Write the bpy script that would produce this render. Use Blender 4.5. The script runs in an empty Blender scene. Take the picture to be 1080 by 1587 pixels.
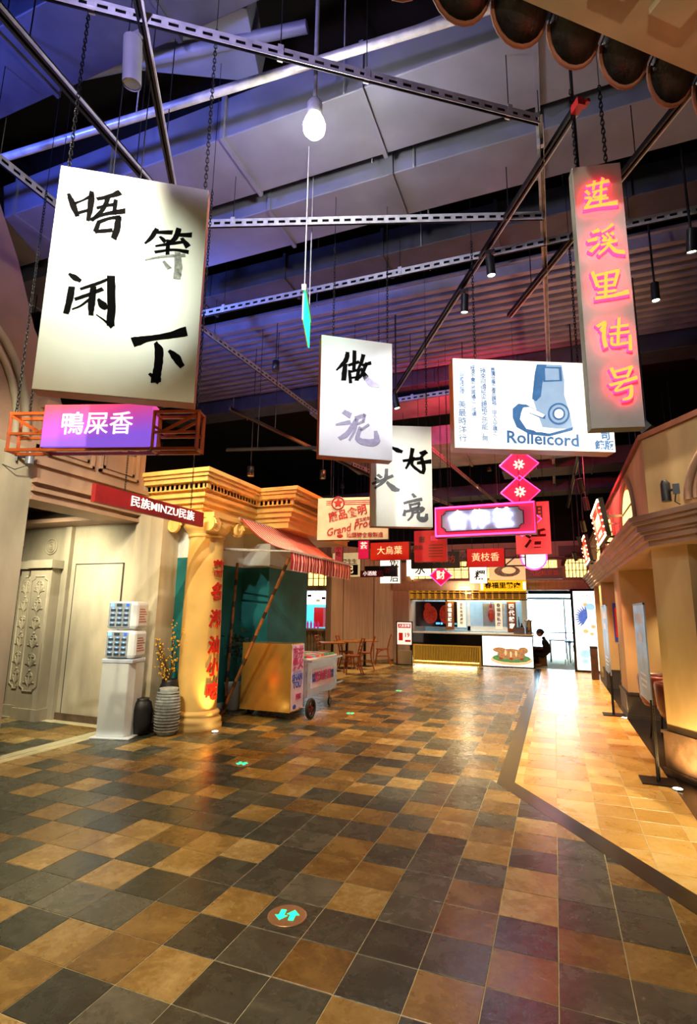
import bpy, bmesh, math, random
from mathutils import Vector, Matrix
R = math.radians
rnd = random.Random(7)
scn = bpy.context.scene
col = scn.collection

# ---------------------------------------------------------------- camera
F_PX, PITCH, ROLL, YAW, EYE = 814.82, .1849, .0133, .3703, 1.613
_r0 = Vector((math.cos(YAW), math.sin(YAW), 0))
_f = Vector((-math.sin(YAW) * math.cos(PITCH), math.cos(YAW) * math.cos(PITCH), math.sin(PITCH)))
_u0 = _r0.cross(_f)
_r = _r0 * math.cos(ROLL) + _u0 * math.sin(ROLL)
_u = _u0 * math.cos(ROLL) - _r0 * math.sin(ROLL)
cd = bpy.data.cameras.new('camera')
cam = bpy.data.objects.new('camera', cd); col.objects.link(cam)
cd.sensor_fit = 'HORIZONTAL'; cd.sensor_width = 36; cd.lens = 36 * F_PX / 1080
cd.clip_start = .05; cd.clip_end = 200
M = Matrix((_r, _u, -_f)).transposed().to_4x4(); M.translation = (0, 0, EYE)
cam.matrix_world = M
scn.camera = cam

# ---------------------------------------------------------------- view, world
scn.view_settings.view_transform = 'Standard'
scn.view_settings.look = 'None'
scn.view_settings.exposure = 1.15
scn.view_settings.gamma = 1
scn.view_settings.use_curve_mapping = False
w = bpy.data.worlds.new('daylight'); scn.world = w; w.use_nodes = True
bg = w.node_tree.nodes['Background']
bg.inputs[0].default_value = (.55, .78, 1, 1); bg.inputs[1].default_value = 11

# ---------------------------------------------------------------- pixel helpers (photo pixel -> point in the room)
def ray(px, py):
    a, b = px - 540, py - 793.5
    d = _r * (a / F_PX) + _u * (-b / F_PX) + _f
    return d
def at(px, py, x=None, y=None, z=None):
    d = ray(px, py)
    if z is not None: t = (z - EYE) / d.z
    elif x is not None: t = x / d.x
    else: t = y / d.y
    return Vector((0, 0, EYE)) + d * t
def hit(px, py, p0, n):
    d = ray(px, py); o = Vector((0, 0, EYE))
    return o + d * ((Vector(p0) - o).dot(n) / d.dot(n))

# ---------------------------------------------------------------- materials
def lin(c):
    if isinstance(c, str):
        c = c.lstrip('#'); c = [int(c[i:i + 2], 16) / 255 for i in (0, 2, 4)]
        return tuple(x / 12.92 if x <= .04045 else ((x + .055) / 1.055) ** 2.4 for x in c)
    return tuple(c)
MATS = {}
EMK = .55
def mat(name, c, rough=.6, metal=0, var=.12, scale=5, bump=0, bscale=60, emit=0, ecol=None, coat=0, alpha=1, trans=0, stretch=None, spec=.5):
    if name in MATS: return MATS[name]
    m = bpy.data.materials.new(name); m.use_nodes = True
    nt = m.node_tree; N = nt.nodes; L = nt.links; b = N['Principled BSDF']
    c = lin(c)
    b.inputs['Roughness'].default_value = rough; b.inputs['Metallic'].default_value = metal
    b.inputs['Specular IOR Level'].default_value = spec
    b.inputs['Coat Weight'].default_value = coat; b.inputs['Coat Roughness'].default_value = .08
    b.inputs['Transmission Weight'].default_value = trans; b.inputs['Alpha'].default_value = alpha
    b.inputs['Base Color'].default_value = (*c, 1)
    if var or bump:
        g = N.new('ShaderNodeNewGeometry'); mp = N.new('ShaderNodeMapping'); L.new(g.outputs['Position'], mp.inputs[0])
        if stretch: mp.inputs['Scale'].default_value = stretch
    if var:
        n = N.new('ShaderNodeTexNoise'); n.inputs['Scale'].default_value = scale; n.inputs['Detail'].default_value = 5
        L.new(mp.outputs[0], n.inputs[0])
        r = N.new('ShaderNodeValToRGB')
        r.color_ramp.elements[0].position = .3; r.color_ramp.elements[1].position = .72
        r.color_ramp.elements[0].color = (*[max(0, x * (1 - 2 * var)) for x in c], 1)
        r.color_ramp.elements[1].color = (*[min(1, x * (1 + var)) for x in c], 1)
        L.new(n.outputs[0], r.inputs[0]); L.new(r.outputs[0], b.inputs['Base Color'])
    if bump:
        n2 = N.new('ShaderNodeTexNoise'); n2.inputs['Scale'].default_value = bscale; n2.inputs['Detail'].default_value = 4
        L.new(mp.outputs[0], n2.inputs[0])
        bp = N.new('ShaderNodeBump'); bp.inputs['Strength'].default_value = bump; bp.inputs['Distance'].default_value = .01
        L.new(n2.outputs[0], bp.inputs['Height']); L.new(bp.outputs[0], b.inputs['Normal'])
    if emit:
        b.inputs['Emission Color'].default_value = (*lin(ecol if ecol is not None else c), 1)
        b.inputs['Emission Strength'].default_value = emit * EMK
    MATS[name] = m
    return m

def tile_mat(name, stops, rough, veins, bump=.25, rough_var=.12, coat=0):
    """stone tiles: a tone for each 0.3 m cell, cloudy veins inside it"""
    m = bpy.data.materials.new(name); m.use_nodes = True
    nt = m.node_tree; N = nt.nodes; L = nt.links; b = N['Principled BSDF']
    g = N.new('ShaderNodeNewGeometry')
    off = N.new('ShaderNodeVectorMath'); off.operation = 'ADD'; off.inputs[1].default_value = (.0726 + 30, -3.293 + 30, 0)
    L.new(g.outputs['Position'], off.inputs[0])
    sn = N.new('ShaderNodeVectorMath'); sn.operation = 'SNAP'; sn.inputs[1].default_value = (.3, .3, 9)
    L.new(off.outputs[0], sn.inputs[0])
    wn = N.new('ShaderNodeTexWhiteNoise'); wn.noise_dimensions = '3D'; L.new(sn.outputs[0], wn.inputs[0])
    sc = N.new('ShaderNodeVectorMath'); sc.operation = 'SCALE'; sc.inputs['Scale'].default_value = 40
    L.new(wn.outputs['Color'], sc.inputs[0])
    ad = N.new('ShaderNodeVectorMath'); L.new(g.outputs['Position'], ad.inputs[0]); L.new(sc.outputs[0], ad.inputs[1])
    n = N.new('ShaderNodeTexNoise'); n.inputs['Scale'].default_value = veins; n.inputs['Detail'].default_value = 8
    n.inputs['Roughness'].default_value = .62; n.inputs['Distortion'].default_value = .5
    L.new(ad.outputs[0], n.inputs[0])
    n3 = N.new('ShaderNodeTexNoise'); n3.inputs['Scale'].default_value = 26; n3.inputs['Detail'].default_value = 9; n3.inputs['Roughness'].default_value = .75
    L.new(ad.outputs[0], n3.inputs[0])
    mixn = N.new('ShaderNodeMix'); mixn.inputs[0].default_value = .45; L.new(n.outputs[0], mixn.inputs[2]); L.new(n3.outputs[0], mixn.inputs[3])
    mx = N.new('ShaderNodeMath'); mx.operation = 'MULTIPLY_ADD'; mx.inputs[1].default_value = .75
    hf = N.new('ShaderNodeMath'); hf.operation = 'MULTIPLY_ADD'; hf.inputs[1].default_value = .2; hf.inputs[2].default_value = .05
    L.new(wn.outputs['Value'], hf.inputs[0]); L.new(mixn.outputs[0], mx.inputs[0]); L.new(hf.outputs[0], mx.inputs[2])
    r = N.new('ShaderNodeValToRGB'); e = r.color_ramp.elements
    while len(e) < len(stops): e.new(.5)
    for k, (p, c) in enumerate(stops): e[k].position = p; e[k].color = (*lin(c), 1)
    L.new(mx.outputs[0], r.inputs[0]); L.new(r.outputs[0], b.inputs['Base Color'])
    rr = N.new('ShaderNodeMapRange'); rr.inputs[3].default_value = rough - rough_var; rr.inputs[4].default_value = rough + rough_var
    L.new(n.outputs[0], rr.inputs[0]); L.new(rr.outputs[0], b.inputs['Roughness'])
    n2 = N.new('ShaderNodeTexNoise'); n2.inputs['Scale'].default_value = 14; n2.inputs['Detail'].default_value = 7
    L.new(ad.outputs[0], n2.inputs[0])
    bp = N.new('ShaderNodeBump'); bp.inputs['Strength'].default_value = bump; bp.inputs['Distance'].default_value = .012
    L.new(n2.outputs[0], bp.inputs['Height']); L.new(bp.outputs[0], b.inputs['Normal'])
    b.inputs['Coat Weight'].default_value = coat; b.inputs['Coat Roughness'].default_value = .12
    MATS[name] = m
    return m

# ---------------------------------------------------------------- mesh builder
class MB:
    def __init__(s): s.v = []; s.f = []; s.sm = []; s.T = None
    def add(s, vs, fs, smooth=False):
        k = len(s.v)
        s.v += [tuple(s.T @ Vector(p)) if s.T else tuple(p) for p in vs]
        for f in fs: s.f.append([k + i for i in f]); s.sm.append(smooth)
        return s
    def box(s, a, b):
        (x0, y0, z0), (x1, y1, z1) = a, b
        x0, x1 = min(x0, x1), max(x0, x1); y0, y1 = min(y0, y1), max(y0, y1); z0, z1 = min(z0, z1), max(z0, z1)
        return s.add([(x0, y0, z0), (x1, y0, z0), (x1, y1, z0), (x0, y1, z0), (x0, y0, z1), (x1, y0, z1), (x1, y1, z1), (x0, y1, z1)],
                     [(3, 2, 1, 0), (4, 5, 6, 7), (0, 1, 5, 4), (1, 2, 6, 5), (2, 3, 7, 6), (3, 0, 4, 7)])
    def prism(s, poly, z0, z1):
        n = len(poly)
        area = sum(poly[i][0] * poly[(i + 1) % n][1] - poly[(i + 1) % n][0] * poly[i][1] for i in range(n))
        if area < 0: poly = poly[::-1]
        vs = [(x, y, z0) for x, y in poly] + [(x, y, z1) for x, y in poly]
        return s.add(vs, [tuple(range(n - 1, -1, -1)), tuple(range(n, 2 * n))] + [(i, (i + 1) % n, n + (i + 1) % n, n + i) for i in range(n)])
    def extr(s, poly, axis, a, b):
        """2-D outline pulled along an axis: axis 'x': poly is (y,z); 'y': poly is (x,z)"""
        n = len(poly)
        area = sum(poly[i][0] * poly[(i + 1) % n][1] - poly[(i + 1) % n][0] * poly[i][1] for i in range(n))
        if (area < 0) != (axis == 'y'): poly = poly[::-1]
        a, b = min(a, b), max(a, b)
        if axis == 'x': vs = [(a, p, q) for p, q in poly] + [(b, p, q) for p, q in poly]
        else: vs = [(p, a, q) for p, q in poly] + [(p, b, q) for p, q in poly]
        return s.add(vs, [tuple(range(n - 1, -1, -1)), tuple(range(n, 2 * n))] + [(i, (i + 1) % n, n + (i + 1) % n, n + i) for i in range(n)])
    def tube(s, pts, r, n=8, cap=True):
        pts = [Vector(p) for p in pts]; rs = r if isinstance(r, (list, tuple)) else [r] * len(pts)
        rings = []; up = None
        for i, p in enumerate(pts):
            t = (pts[min(i + 1, len(pts) - 1)] - pts[max(i - 1, 0)]).normalized()
            if up is None: up = Vector((0, 0, 1)) if abs(t.z) < .9 else Vector((1, 0, 0))
            a = t.cross(up)
            if a.length < 1e-4: a = t.orthogonal()
            a.normalize(); b = a.cross(t).normalized(); up = b
            rings.append([p + (a * math.cos(2 * math.pi * k / n) + b * math.sin(2 * math.pi * k / n)) * rs[i] for k in range(n)])
        vs = [q for rg in rings for q in rg]; fs = []
        for i in range(len(pts) - 1):
            for k in range(n): fs.append((i * n + k, i * n + (k + 1) % n, (i + 1) * n + (k + 1) % n, (i + 1) * n + k))
        s.add(vs, fs, True)
        if cap:
            s.add(rings[0], [tuple(range(n - 1, -1, -1))]); s.add(rings[-1], [tuple(range(n))])
        return s
    def bar(s, p, q, wd, ht=None, up=(0, 0, 1)):
        """rectangular bar from p to q"""
        p, q = Vector(p), Vector(q); ht = ht or wd; t = (q - p).normalized(); up = Vector(up)
        a = t.cross(up)
        if a.length < 1e-4: a = t.orthogonal()
        a.normalize(); b = a.cross(t).normalized(); a = a * wd / 2; b = b * ht / 2
        vs = [p - a - b, p + a - b, p + a + b, p - a + b, q - a - b, q + a - b, q + a + b, q - a + b]
        return s.add(vs, [(3, 2, 1, 0), (4, 5, 6, 7), (0, 1, 5, 4), (1, 2, 6, 5), (2, 3, 7, 6), (3, 0, 4, 7)])
    def lathe(s, prof, n=32, c=(0, 0, 0), smooth=True, a0=0, a1=2 * math.pi):
        full = abs(a1 - a0 - 2 * math.pi) < 1e-6; m = n if full else n + 1
        vs = []
        for r, z in prof:
            for k in range(m):
                a = a0 + (a1 - a0) * k / n
                vs.append((c[0] + r * math.cos(a), c[1] + r * math.sin(a), c[2] + z))
        fs = []
        for i in range(len(prof) - 1):
            for k in range(n):
                k2 = (k + 1) % m
                fs.append((i * m + k, i * m + k2, (i + 1) * m + k2, (i + 1) * m + k))
        s.add(vs, fs, smooth)
        if full:
            if prof[0][0] > 1e-4: s.add(vs[:m], [tuple(range(m - 1, -1, -1))])
            if prof[-1][0] > 1e-4: s.add(vs[-m:], [tuple(range(m))])
        return s
    def disc(s, c, r, nrm, n=20, r2=None):
        nrm = Vector(nrm).normalized(); a = nrm.orthogonal().normalized(); b = nrm.cross(a); c = Vector(c)
        return s.add([c + (a * math.cos(2 * math.pi * k / n) + b * math.sin(2 * math.pi * k / n)) * r for k in range(n)], [tuple(range(n))])
    def sphere(s, c, r, nu=14, nv=8, sc=(1, 1, 1)):
        prof = [(max(1e-5, math.sin(math.pi * i / nv)), -math.cos(math.pi * i / nv)) for i in range(nv + 1)]
        T0 = s.T; T = Matrix.Translation(c) @ Matrix.Diagonal((r * sc[0], r * sc[1], r * sc[2], 1))
        s.T = (T0 @ T) if T0 else T
        s.lathe(prof, nu); s.T = T0
        return s
    def torus(s, c, R0, r, nrm=(0, 0, 1), n=20, m=8, sq=(1, 1)):
        nrm = Vector(nrm).normalized(); a = nrm.orthogonal().normalized(); b = nrm.cross(a); c = Vector(c)
        vs = []; fs = []
        for i in range(n):
            t = 2 * math.pi * i / n; d = a * math.cos(t) + b * math.sin(t); p = c + (a * math.cos(t) * sq[0] + b * math.sin(t) * sq[1]) * R0
            for k in range(m):
                u = 2 * math.pi * k / m; vs.append(p + d * r * math.cos(u) + nrm * r * math.sin(u))
        for i in range(n):
            for k in range(m): fs.append((i * m + k, ((i + 1) % n) * m + k, ((i + 1) % n) * m + (k + 1) % m, i * m + (k + 1) % m))
        return s.add(vs, fs, True)
    def mesh(s, name):
        me = bpy.data.meshes.new(name); me.from_pydata(s.v, [], s.f)
        me.polygons.foreach_set('use_smooth', s.sm); me.update()
        return me
    def build(s, name, m, parent=None, bevel=0, label=None):
        me = s.mesh(name); me.materials.append(MATS[m] if isinstance(m, str) else m)
        return put(name, me, parent, bevel, label)
def put(name, me, parent=None, bevel=0, label=None, loc=None):
    o = bpy.data.objects.new(name, me); col.objects.link(o)
    if parent: o.parent = parent
    if loc: o.location = loc
    if label: o['label'] = label
    if bevel:
        b = o.modifiers.new('bevel', 'BEVEL'); b.width = bevel; b.segments = 2; b.limit_method = 'ANGLE'
    return o
def tag(o, label=None, cat=None, group=None, kind=None):
    if label: o['label'] = label
    if cat: o['category'] = cat
    if group: o['group'] = group
    if kind: o['kind'] = kind
    return o
def thing(name, label, cat, loc=(0, 0, 0), rz=0, group=None):
    o = bpy.data.objects.new(name, None); col.objects.link(o); o.location = loc; o.rotation_euler = (0, 0, rz)
    o.empty_display_size = .1
    return tag(o, label, cat, group)
def struct(name, mb, m, label=None, bevel=0):
    o = mb.build(name, m, None, bevel); o['kind'] = 'structure'
    if label: o['label'] = label
    return o
def copy_tree(o, parent=None):
    c = o.copy(); col.objects.link(c)
    if parent: c.parent = parent
    for ch in list(o.children): copy_tree(ch, c)
    return c

# ---------------------------------------------------------------- lettering
def text(body, size, m, parent, x, z, y=-.004, bold=0., depth=.003, align='CENTER', name='lettering', sx=1., shear=0, rot=0, line=1.0, deform=None, sub=0, label=None):
    c = bpy.data.curves.new('t', 'FONT'); c.body = body; c.size = size; c.extrude = depth; c.offset = bold * size
    c.align_x = align; c.align_y = 'CENTER'; c.space_line = line; c.resolution_u = 2; c.shear = shear
    o = bpy.data.objects.new('t', c); col.objects.link(o)
    dg = bpy.context.evaluated_depsgraph_get()
    me = bpy.data.meshes.new_from_object(o.evaluated_get(dg))
    bpy.data.objects.remove(o); bpy.data.curves.remove(c)
    if sub:
        bm = bmesh.new(); bm.from_mesh(me)
        bmesh.ops.triangulate(bm, faces=bm.faces)
        for _ in range(2):
            es = [e for e in bm.edges if e.calc_length() > sub]
            if es: bmesh.ops.subdivide_edges(bm, edges=es, cuts=1); bmesh.ops.triangulate(bm, faces=[f for f in bm.faces if len(f.verts) > 3])
        bm.to_mesh(me); bm.free()
    cr, sr = math.cos(rot), math.sin(rot)
    for v in me.vertices:
        a, b, d = v.co.x * sx, v.co.y, v.co.z
        a, b = a * cr - b * sr, a * sr + b * cr
        v.co = deform(x + a, z + b, d) if deform else Vector((x + a, y - d, z + b))
    me.materials.clear(); me.materials.append(MATS[m] if isinstance(m, str) else m)
    me.update(); me.name = name
    return put(name, me, parent, label=label)

def smooth_poly(pts, k=5):
    if len(pts) < 2: return pts
    P = [pts[0]] + list(pts) + [pts[-1]]; out = []
    for i in range(1, len(P) - 2):
        for j in range(k):
            t = j / k; a, b, c, d = P[i - 1], P[i], P[i + 1], P[i + 2]
            out.append(tuple(.5 * (2 * b[q] + (c[q] - a[q]) * t + (2 * a[q] - 5 * b[q] + 4 * c[q] - d[q]) * t * t + (3 * b[q] - a[q] - 3 * c[q] + d[q]) * t ** 3) for q in range(3)))
    out.append(tuple(pts[-1]))
    return out
def brush_mesh(strokes, conv, scale, y0, y1, seed=1, rough=.1):
    """strokes: lists of (px, py, width) in a crop of the photo; conv maps them onto the sign (x, z); returns a thin raised mesh"""
    rg = random.Random(seed); mb = MB()
    for st in strokes:
        pts = [(*conv(x, y), w_ * scale) for x, y, w_ in st]
        pts = smooth_poly(pts, 5)
        # pull the ends out a bit
        a, b = Vector(pts[0][:2]), Vector(pts[1][:2]); d = (a - b); d = d.normalized() * pts[0][2] * .3 if d.length > 1e-6 else d
        pts[0] = (a.x + d.x, a.y + d.y, pts[0][2])
        a, b = Vector(pts[-1][:2]), Vector(pts[-2][:2]); d = (a - b); d = d.normalized() * pts[-1][2] * .3 if d.length > 1e-6 else d
        pts[-1] = (a.x + d.x, a.y + d.y, pts[-1][2])
        Lf, Rt = [], []
        for i, p in enumerate(pts):
            q0, q1 = pts[max(i - 1, 0)], pts[min(i + 1, len(pts) - 1)]
            t = Vector((q1[0] - q0[0], q1[1] - q0[1]))
            if t.length < 1e-7: t = Vector((1, 0))
            t.normalize(); n = Vector((-t.y, t.x)); hw = p[2] / 2
            sh = t * hw * (.5 if i == 0 else (-.5 if i == len(pts) - 1 else 0))
            Lf.append(Vector(p[:2]) + n * hw * (1 + rg.uniform(-rough, rough)) + sh * rg.uniform(-.6, 1))
            Rt.append(Vector(p[:2]) - n * hw * (1 + rg.uniform(-rough, rough)) + sh * rg.uniform(-.6, 1))
        k = len(pts); vs = []
        for yy in (y0, y1):
            vs += [(p.x, yy, p.y) for p in Lf] + [(p.x, yy, p.y) for p in Rt]
        fs = []
        for i in range(k - 1):
            fs.append((i, i + 1, k + i + 1, k + i))
            fs.append((2 * k + i, i, 0 + i, 2 * k + i)[:0] or (2 * k + i, 2 * k + i + 1, i + 1, i))
            fs.append((k + i, k + i + 1, 3 * k + i + 1, 3 * k + i))
        fs.append((0, k, 3 * k, 2 * k)); fs.append((k - 1, 3 * k - 1, 4 * k - 1, 2 * k - 1))
        mb.add(vs, fs)
    return mb

# ---------------------------------------------------------------- lights
def spot(name, loc, target, energy, deg, color=(1, 1, 1), blend=.6, rad=.04):
    l = bpy.data.lights.new(name, 'SPOT'); l.energy = energy; l.spot_size = R(deg); l.spot_blend = blend
    l.color = color; l.shadow_soft_size = rad
    o = bpy.data.objects.new(name, l); col.objects.link(o); o.location = loc
    o.rotation_euler = (Vector(target) - Vector(loc)).to_track_quat('-Z', 'Y').to_euler()
    return o
def point(name, loc, energy, color=(1, 1, 1), rad=.05):
    l = bpy.data.lights.new(name, 'POINT'); l.energy = energy; l.color = color; l.shadow_soft_size = rad
    o = bpy.data.objects.new(name, l); col.objects.link(o); o.location = loc
    return o
def area(name, loc, target, energy, sx, sy, color=(1, 1, 1)):
    l = bpy.data.lights.new(name, 'AREA'); l.energy = energy; l.shape = 'RECTANGLE'; l.size = sx; l.size_y = sy; l.color = color
    o = bpy.data.objects.new(name, l); col.objects.link(o); o.location = loc
    o.rotation_euler = (Vector(target) - Vector(loc)).to_track_quat('-Z', 'Y').to_euler()
    return o
WARM = (1, .82, .56); AMBER = (1, .6, .22); COOL = (.75, .86, 1); BLUE = (.16, .25, 1); RED = (1, .06, .08); WHITE = (1, .95, .88)
# ================================================================ MATERIALS
tile_mat('slate_dark', [(.3, '#1e211c'), (.45, '#34372e'), (.58, '#4a4b3e'), (.72, '#6a6656')], .27, 5, bump=.2)
tile_mat('slate_brown', [(.28, '#3a2a12'), (.43, '#6a4f24'), (.56, '#8d6f38'), (.72, '#bfa46a')], .27, 3.5, bump=.2)
tile_mat('travertine', [(.25, '#7a4a12'), (.4, '#b98534'), (.55, '#d3a655'), (.75, '#e8cd8c')], .3, 3, bump=.2)
mat('grout', '#c4b98e', .8)
mat('band_stone', '#2a2620', .22, var=.2, bump=.05)
mat('threshold', '#c9c19a', .35, var=.1)
mat('dark_floor', '#16171a', .25, var=.2)
mat('black_deck', '#050507', .9, var=.2)
mat('duct_grey', '#767a8c', .5, metal=.15, var=.12, scale=2, bump=.05)
mat('duct_dark', '#3a3c48', .6, metal=.1, var=.15)
mat('corrugated', '#7a7480', .55, metal=.2, var=.15, scale=3)
mat('galv', '#b9bcc0', .42, metal=.35, var=.15, scale=12)
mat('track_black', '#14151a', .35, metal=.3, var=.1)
mat('plaster_beige', '#b3a78e', .75, var=.22, scale=1.8, bump=.12, bscale=25, stretch=(1, 1, .35))
mat('plaster_warm', '#c9ae7c', .75, var=.2, scale=1.6, bump=.12, bscale=25, stretch=(1, 1, .35))
mat('plaster_brown', '#a3826a', .55, var=.12, scale=1.5, bump=.05, bscale=30)
mat('plaster_white', '#cfd3cf', .8, var=.1, scale=2)
mat('column_yellow', '#e8be6e', .6, var=.1, scale=2, bump=.05)
mat('teal_paint', '#0a7076', .7, var=.16, scale=2.5, bump=.2, bscale=90)
mat('pink_plaster', '#b79a8a', .75, var=.15, scale=1.5, bump=.08, stretch=(1, 1, .3))
mat('stone_plinth', '#5e4a3a', .55, var=.25, scale=8, bump=.2)
mat('dark_plinth', '#33312f', .6, var=.2)
mat('wood_panel', '#c4a48c', .6, var=.1, scale=4, stretch=(5, 5, .25))
mat('roof_tile', '#24242a', .4, var=.3, scale=12, bump=.3)
mat('terracotta', '#7a4630', .7, var=.2)
mat('soffit_beige', '#a8987c', .75, var=.15, scale=2)
mat('gold_trim', '#b07d2c', .35, metal=.5)
mat('window_glow', '#ffe9a8', .5, var=0, emit=2.6, ecol='#ffd070')
mat('lattice', '#5b3d1c', .5)
mat('brown_wood', '#4e3020', .5, var=.2, scale=6)
mat('glass', '#ffffff', .02, var=0, trans=1)
mat('outside_wall', '#e6ebee', .8, var=.04)
mat('outside_pane', '#8fb0c2', .2, var=.1)
mat('kitchen_tile', '#cfe3ea', .3, var=.05)
mat('black_gloss', '#08080a', .12, var=0)

# ================================================================ FLOOR
T0X, T0Y, TS = -.0726, 3.293, .3
floor = struct('floor', MB().box((-11, -5, -.12), (5, 22.5, -.003)), 'grout', 'chequered slate floor of grey and brown tiles')
walk = struct('floor_walkway', MB().box((-.44, 2.0, -.003), (.97, 17.0, -.0028)), 'grout', 'walkway of yellow travertine tiles along the shop fronts')
def clip(poly, a, b, c):
    """keep a*x+b*y<=c"""
    out = []
    for i in range(len(poly)):
        p, q = poly[i], poly[(i + 1) % len(poly)]
        dp, dq = a * p[0] + b * p[1] - c, a * q[0] + b * q[1] - c
        if dp <= 0: out.append(p)
        if dp * dq < 0:
            t = dp / (dp - dq); out.append((p[0] + (q[0] - p[0]) * t, p[1] + (q[1] - p[1]) * t))
    return out
# the dark inlaid band: straight leg along x=-.6..-.45 beyond y=5.6, then it turns to the near right
K1, K2 = Vector((-.61, 5.61)), Vector((.636, 3.709)); K3, K4 = Vector((-.45, 5.69)), Vector((.70, 3.93))
def halfplane(p, q):            # left side of p->q is outside: a*x+b*y<=c keeps the right side
    d = q - p; n = Vector((-d.y, d.x)); return n.x, n.y, n.dot(p)
hp_out = halfplane(K1, K2); hp_in = halfplane(K3, K4)
COLS = 'OPQRSTUVWXYZABCDEFGH'        # tile columns, O is 16 tiles left of the grid line x=T0X
PATTERN = {}                          # grey (g) and brown (b) tiles as the photograph shows them; row 0 ends at the grid line y=T0Y
for line in """-9 Ag Bb|-8 Yb Zg Ab Bg Cg|-7 Vb Wg Xb Yg Zb Ag Bg Cb|-6 Tg Ub Vb Wb Xb Yb Zg Ag Bg Cb Dg|-5 Rg Sb Tg Ug Vg Wb Xg Yg Zg Ab Bb Cg Db Eb
-4 Pg Qg Rb Sb Tg Ub Vg Wg Xb Yb Zb Ag Bb Cb Db Eg|-3 Og Pg Qb Rg Sg Tb Ug Vg Wb Xg Yg Zg Ab Bg Cb Dg Eg Fb|-2 Og Pb Qg Rg Sb Tg Ug Vg Wg Xg Yg Zb Ag Bg Cg Db Eg Fg Gb
-1 Pg Qg Rb Sg Tg Ub Vb Wb Xb Yg Zb Ab Bg Cb Db Eg Fg Gb|0 Rg Sb Tb Ub Vg Wb Xg Yg Zg Ab Bg Cb Dg Eb Fb Gg|1 Sg Tb Ug Vb Wg Xg Yb Zg Ag Bg Cg Db Eg Fg|2 Tg Ug Vg Wg Xb Yg Zg Ab Bg Cb Dg Eg
3 Ub Vg Wb Xb Yb Zg Ag Bb Cg|4 Vb Wb Xg Yg""".replace('\n', '|').split('|'):
    q = line.split()
    for c in q[1:]: PATTERN[(COLS.index(c[0]) - 16, int(q[0]))] = c[1]
def tile_kind(i, r):
    if (i, r) in PATTERN: return PATTERN[(i, r)]
    h = random.Random(i * 928371 + r * 1237 + 5).random()
    return 'g' if h < .5 else 'b'
def tile_mesh(poly, m):
    mb = MB(); n = len(poly); cx = sum(p[0] for p in poly) / n; cy = sum(p[1] for p in poly) / n
    def ins(d): # inset towards the centre
        o = []
        for x, y in poly:
            l = math.hypot(x - cx, y - cy) or 1; o.append((x - (x - cx) / l * d, y - (y - cy) / l * d))
        return o
    a, b = ins(.003), ins(.0055)
    vs = [(x, y, -.012) for x, y in a] + [(x, y, -.0012) for x, y in a] + [(x, y, 0) for x, y in b]
    fs = [tuple(range(2 * n, 3 * n))]
    for q in range(2):
        for i in range(n): fs.append((q * n + i, q * n + (i + 1) % n, (q + 1) * n + (i + 1) % n, (q + 1) * n + i))
    return vs, fs
def near(cx, cy):
    d = Vector((cx, cy, -EYE)); z = d.dot(_f)
    if z < .2: return -1
    x, y = 540 + F_PX * d.dot(_r) / z, 793.5 - F_PX * d.dot(_u) / z
    if x < -40 or x > 1120 or y > 1640: return -1
    return 1 / z
def poly_area(p): return abs(sum(p[i][0] * p[(i + 1) % len(p)][1] - p[(i + 1) % len(p)][0] * p[i][1] for i in range(len(p)))) / 2
SQ = [(0, 0), (TS, 0), (TS, TS), (0, TS)]
_full = {}
def lay(parent, cells, kind_mats):
    cells.sort(key=lambda c: -c[0])
    rest = {k: MB() for k in kind_mats}
    for n, (sc_, poly, kind) in enumerate(cells):
        m = kind_mats[kind]
        full = len(poly) == 4 and abs(poly_area(poly) - TS * TS) < 1e-6
        if n < 300 and sc_ > 0:
            x0, y0 = min(p[0] for p in poly), min(p[1] for p in poly)
            if full:
                if m not in _full:
                    b = MB().add(*tile_mesh(SQ, m)); _full[m] = b.mesh('tile'); _full[m].materials.append(MATS[m])
                me = _full[m]
            else:
                b = MB().add(*tile_mesh([(x - x0, y - y0) for x, y in poly], m)); me = b.mesh('tile'); me.materials.append(MATS[m])
            put('tile', me, parent, loc=(x0, y0, rnd.uniform(-.0006, .0006)))
        else:
            rest[kind].add(*tile_mesh(poly, m))
    for k, b in rest.items():
        if b.v:
            o = b.build('distant_tiles', kind_mats[k], parent); o['kind'] = 'stuff'
slate, trav = [], []
for i in range(-36, 5):
    for j in range(-9, 47):
        x0, y0 = T0X + i * TS, T0Y + j * TS
        sq = [(x0, y0), (x0 + TS, y0), (x0 + TS, y0 + TS), (x0, y0 + TS)]
        if x0 > -5.55 or (x0 > -8.4 and y0 > 4.0 and y0 < 6.0):
            p = [(x, y) for x, y in sq]
            if y0 + TS > 5.61:
                pa = clip(p, 1, 0, -.61)
                if y0 < 5.61 and pa != p:
                    pa = clip(p, *hp_out)
                p = pa
            else: p = clip(p, *hp_out)
            if x0 < -5.55: p = clip(p, 1, 0, -5.74)
            elif x0 < -5.3 and y0 < 6: p = clip(p, -1, 0, 5.6)
            if len(p) > 2 and poly_area(p) > .002:
                slate.append((near(x0 + .15, y0 + .15), p, tile_kind(i, -j - 1)))
        if x0 > -.75 and x0 < .97 and y0 < 16.9:
            p = clip(sq, 1, 0, .97)
            p = clip(p, -1, 0, .45) if len(p) > 2 else p
            if len(p) > 2: p = clip(p, -hp_in[0], -hp_in[1], -hp_in[2])
            if len(p) > 2 and poly_area(p) > .002: trav.append((near(x0 + .15, y0 + .15), p, 't'))
lay(floor, slate, {'g': 'slate_dark', 'b': 'slate_brown'})
lay(walk, trav, {'t': 'travertine'})
e = (K2 - K1).normalized() * 2
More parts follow.
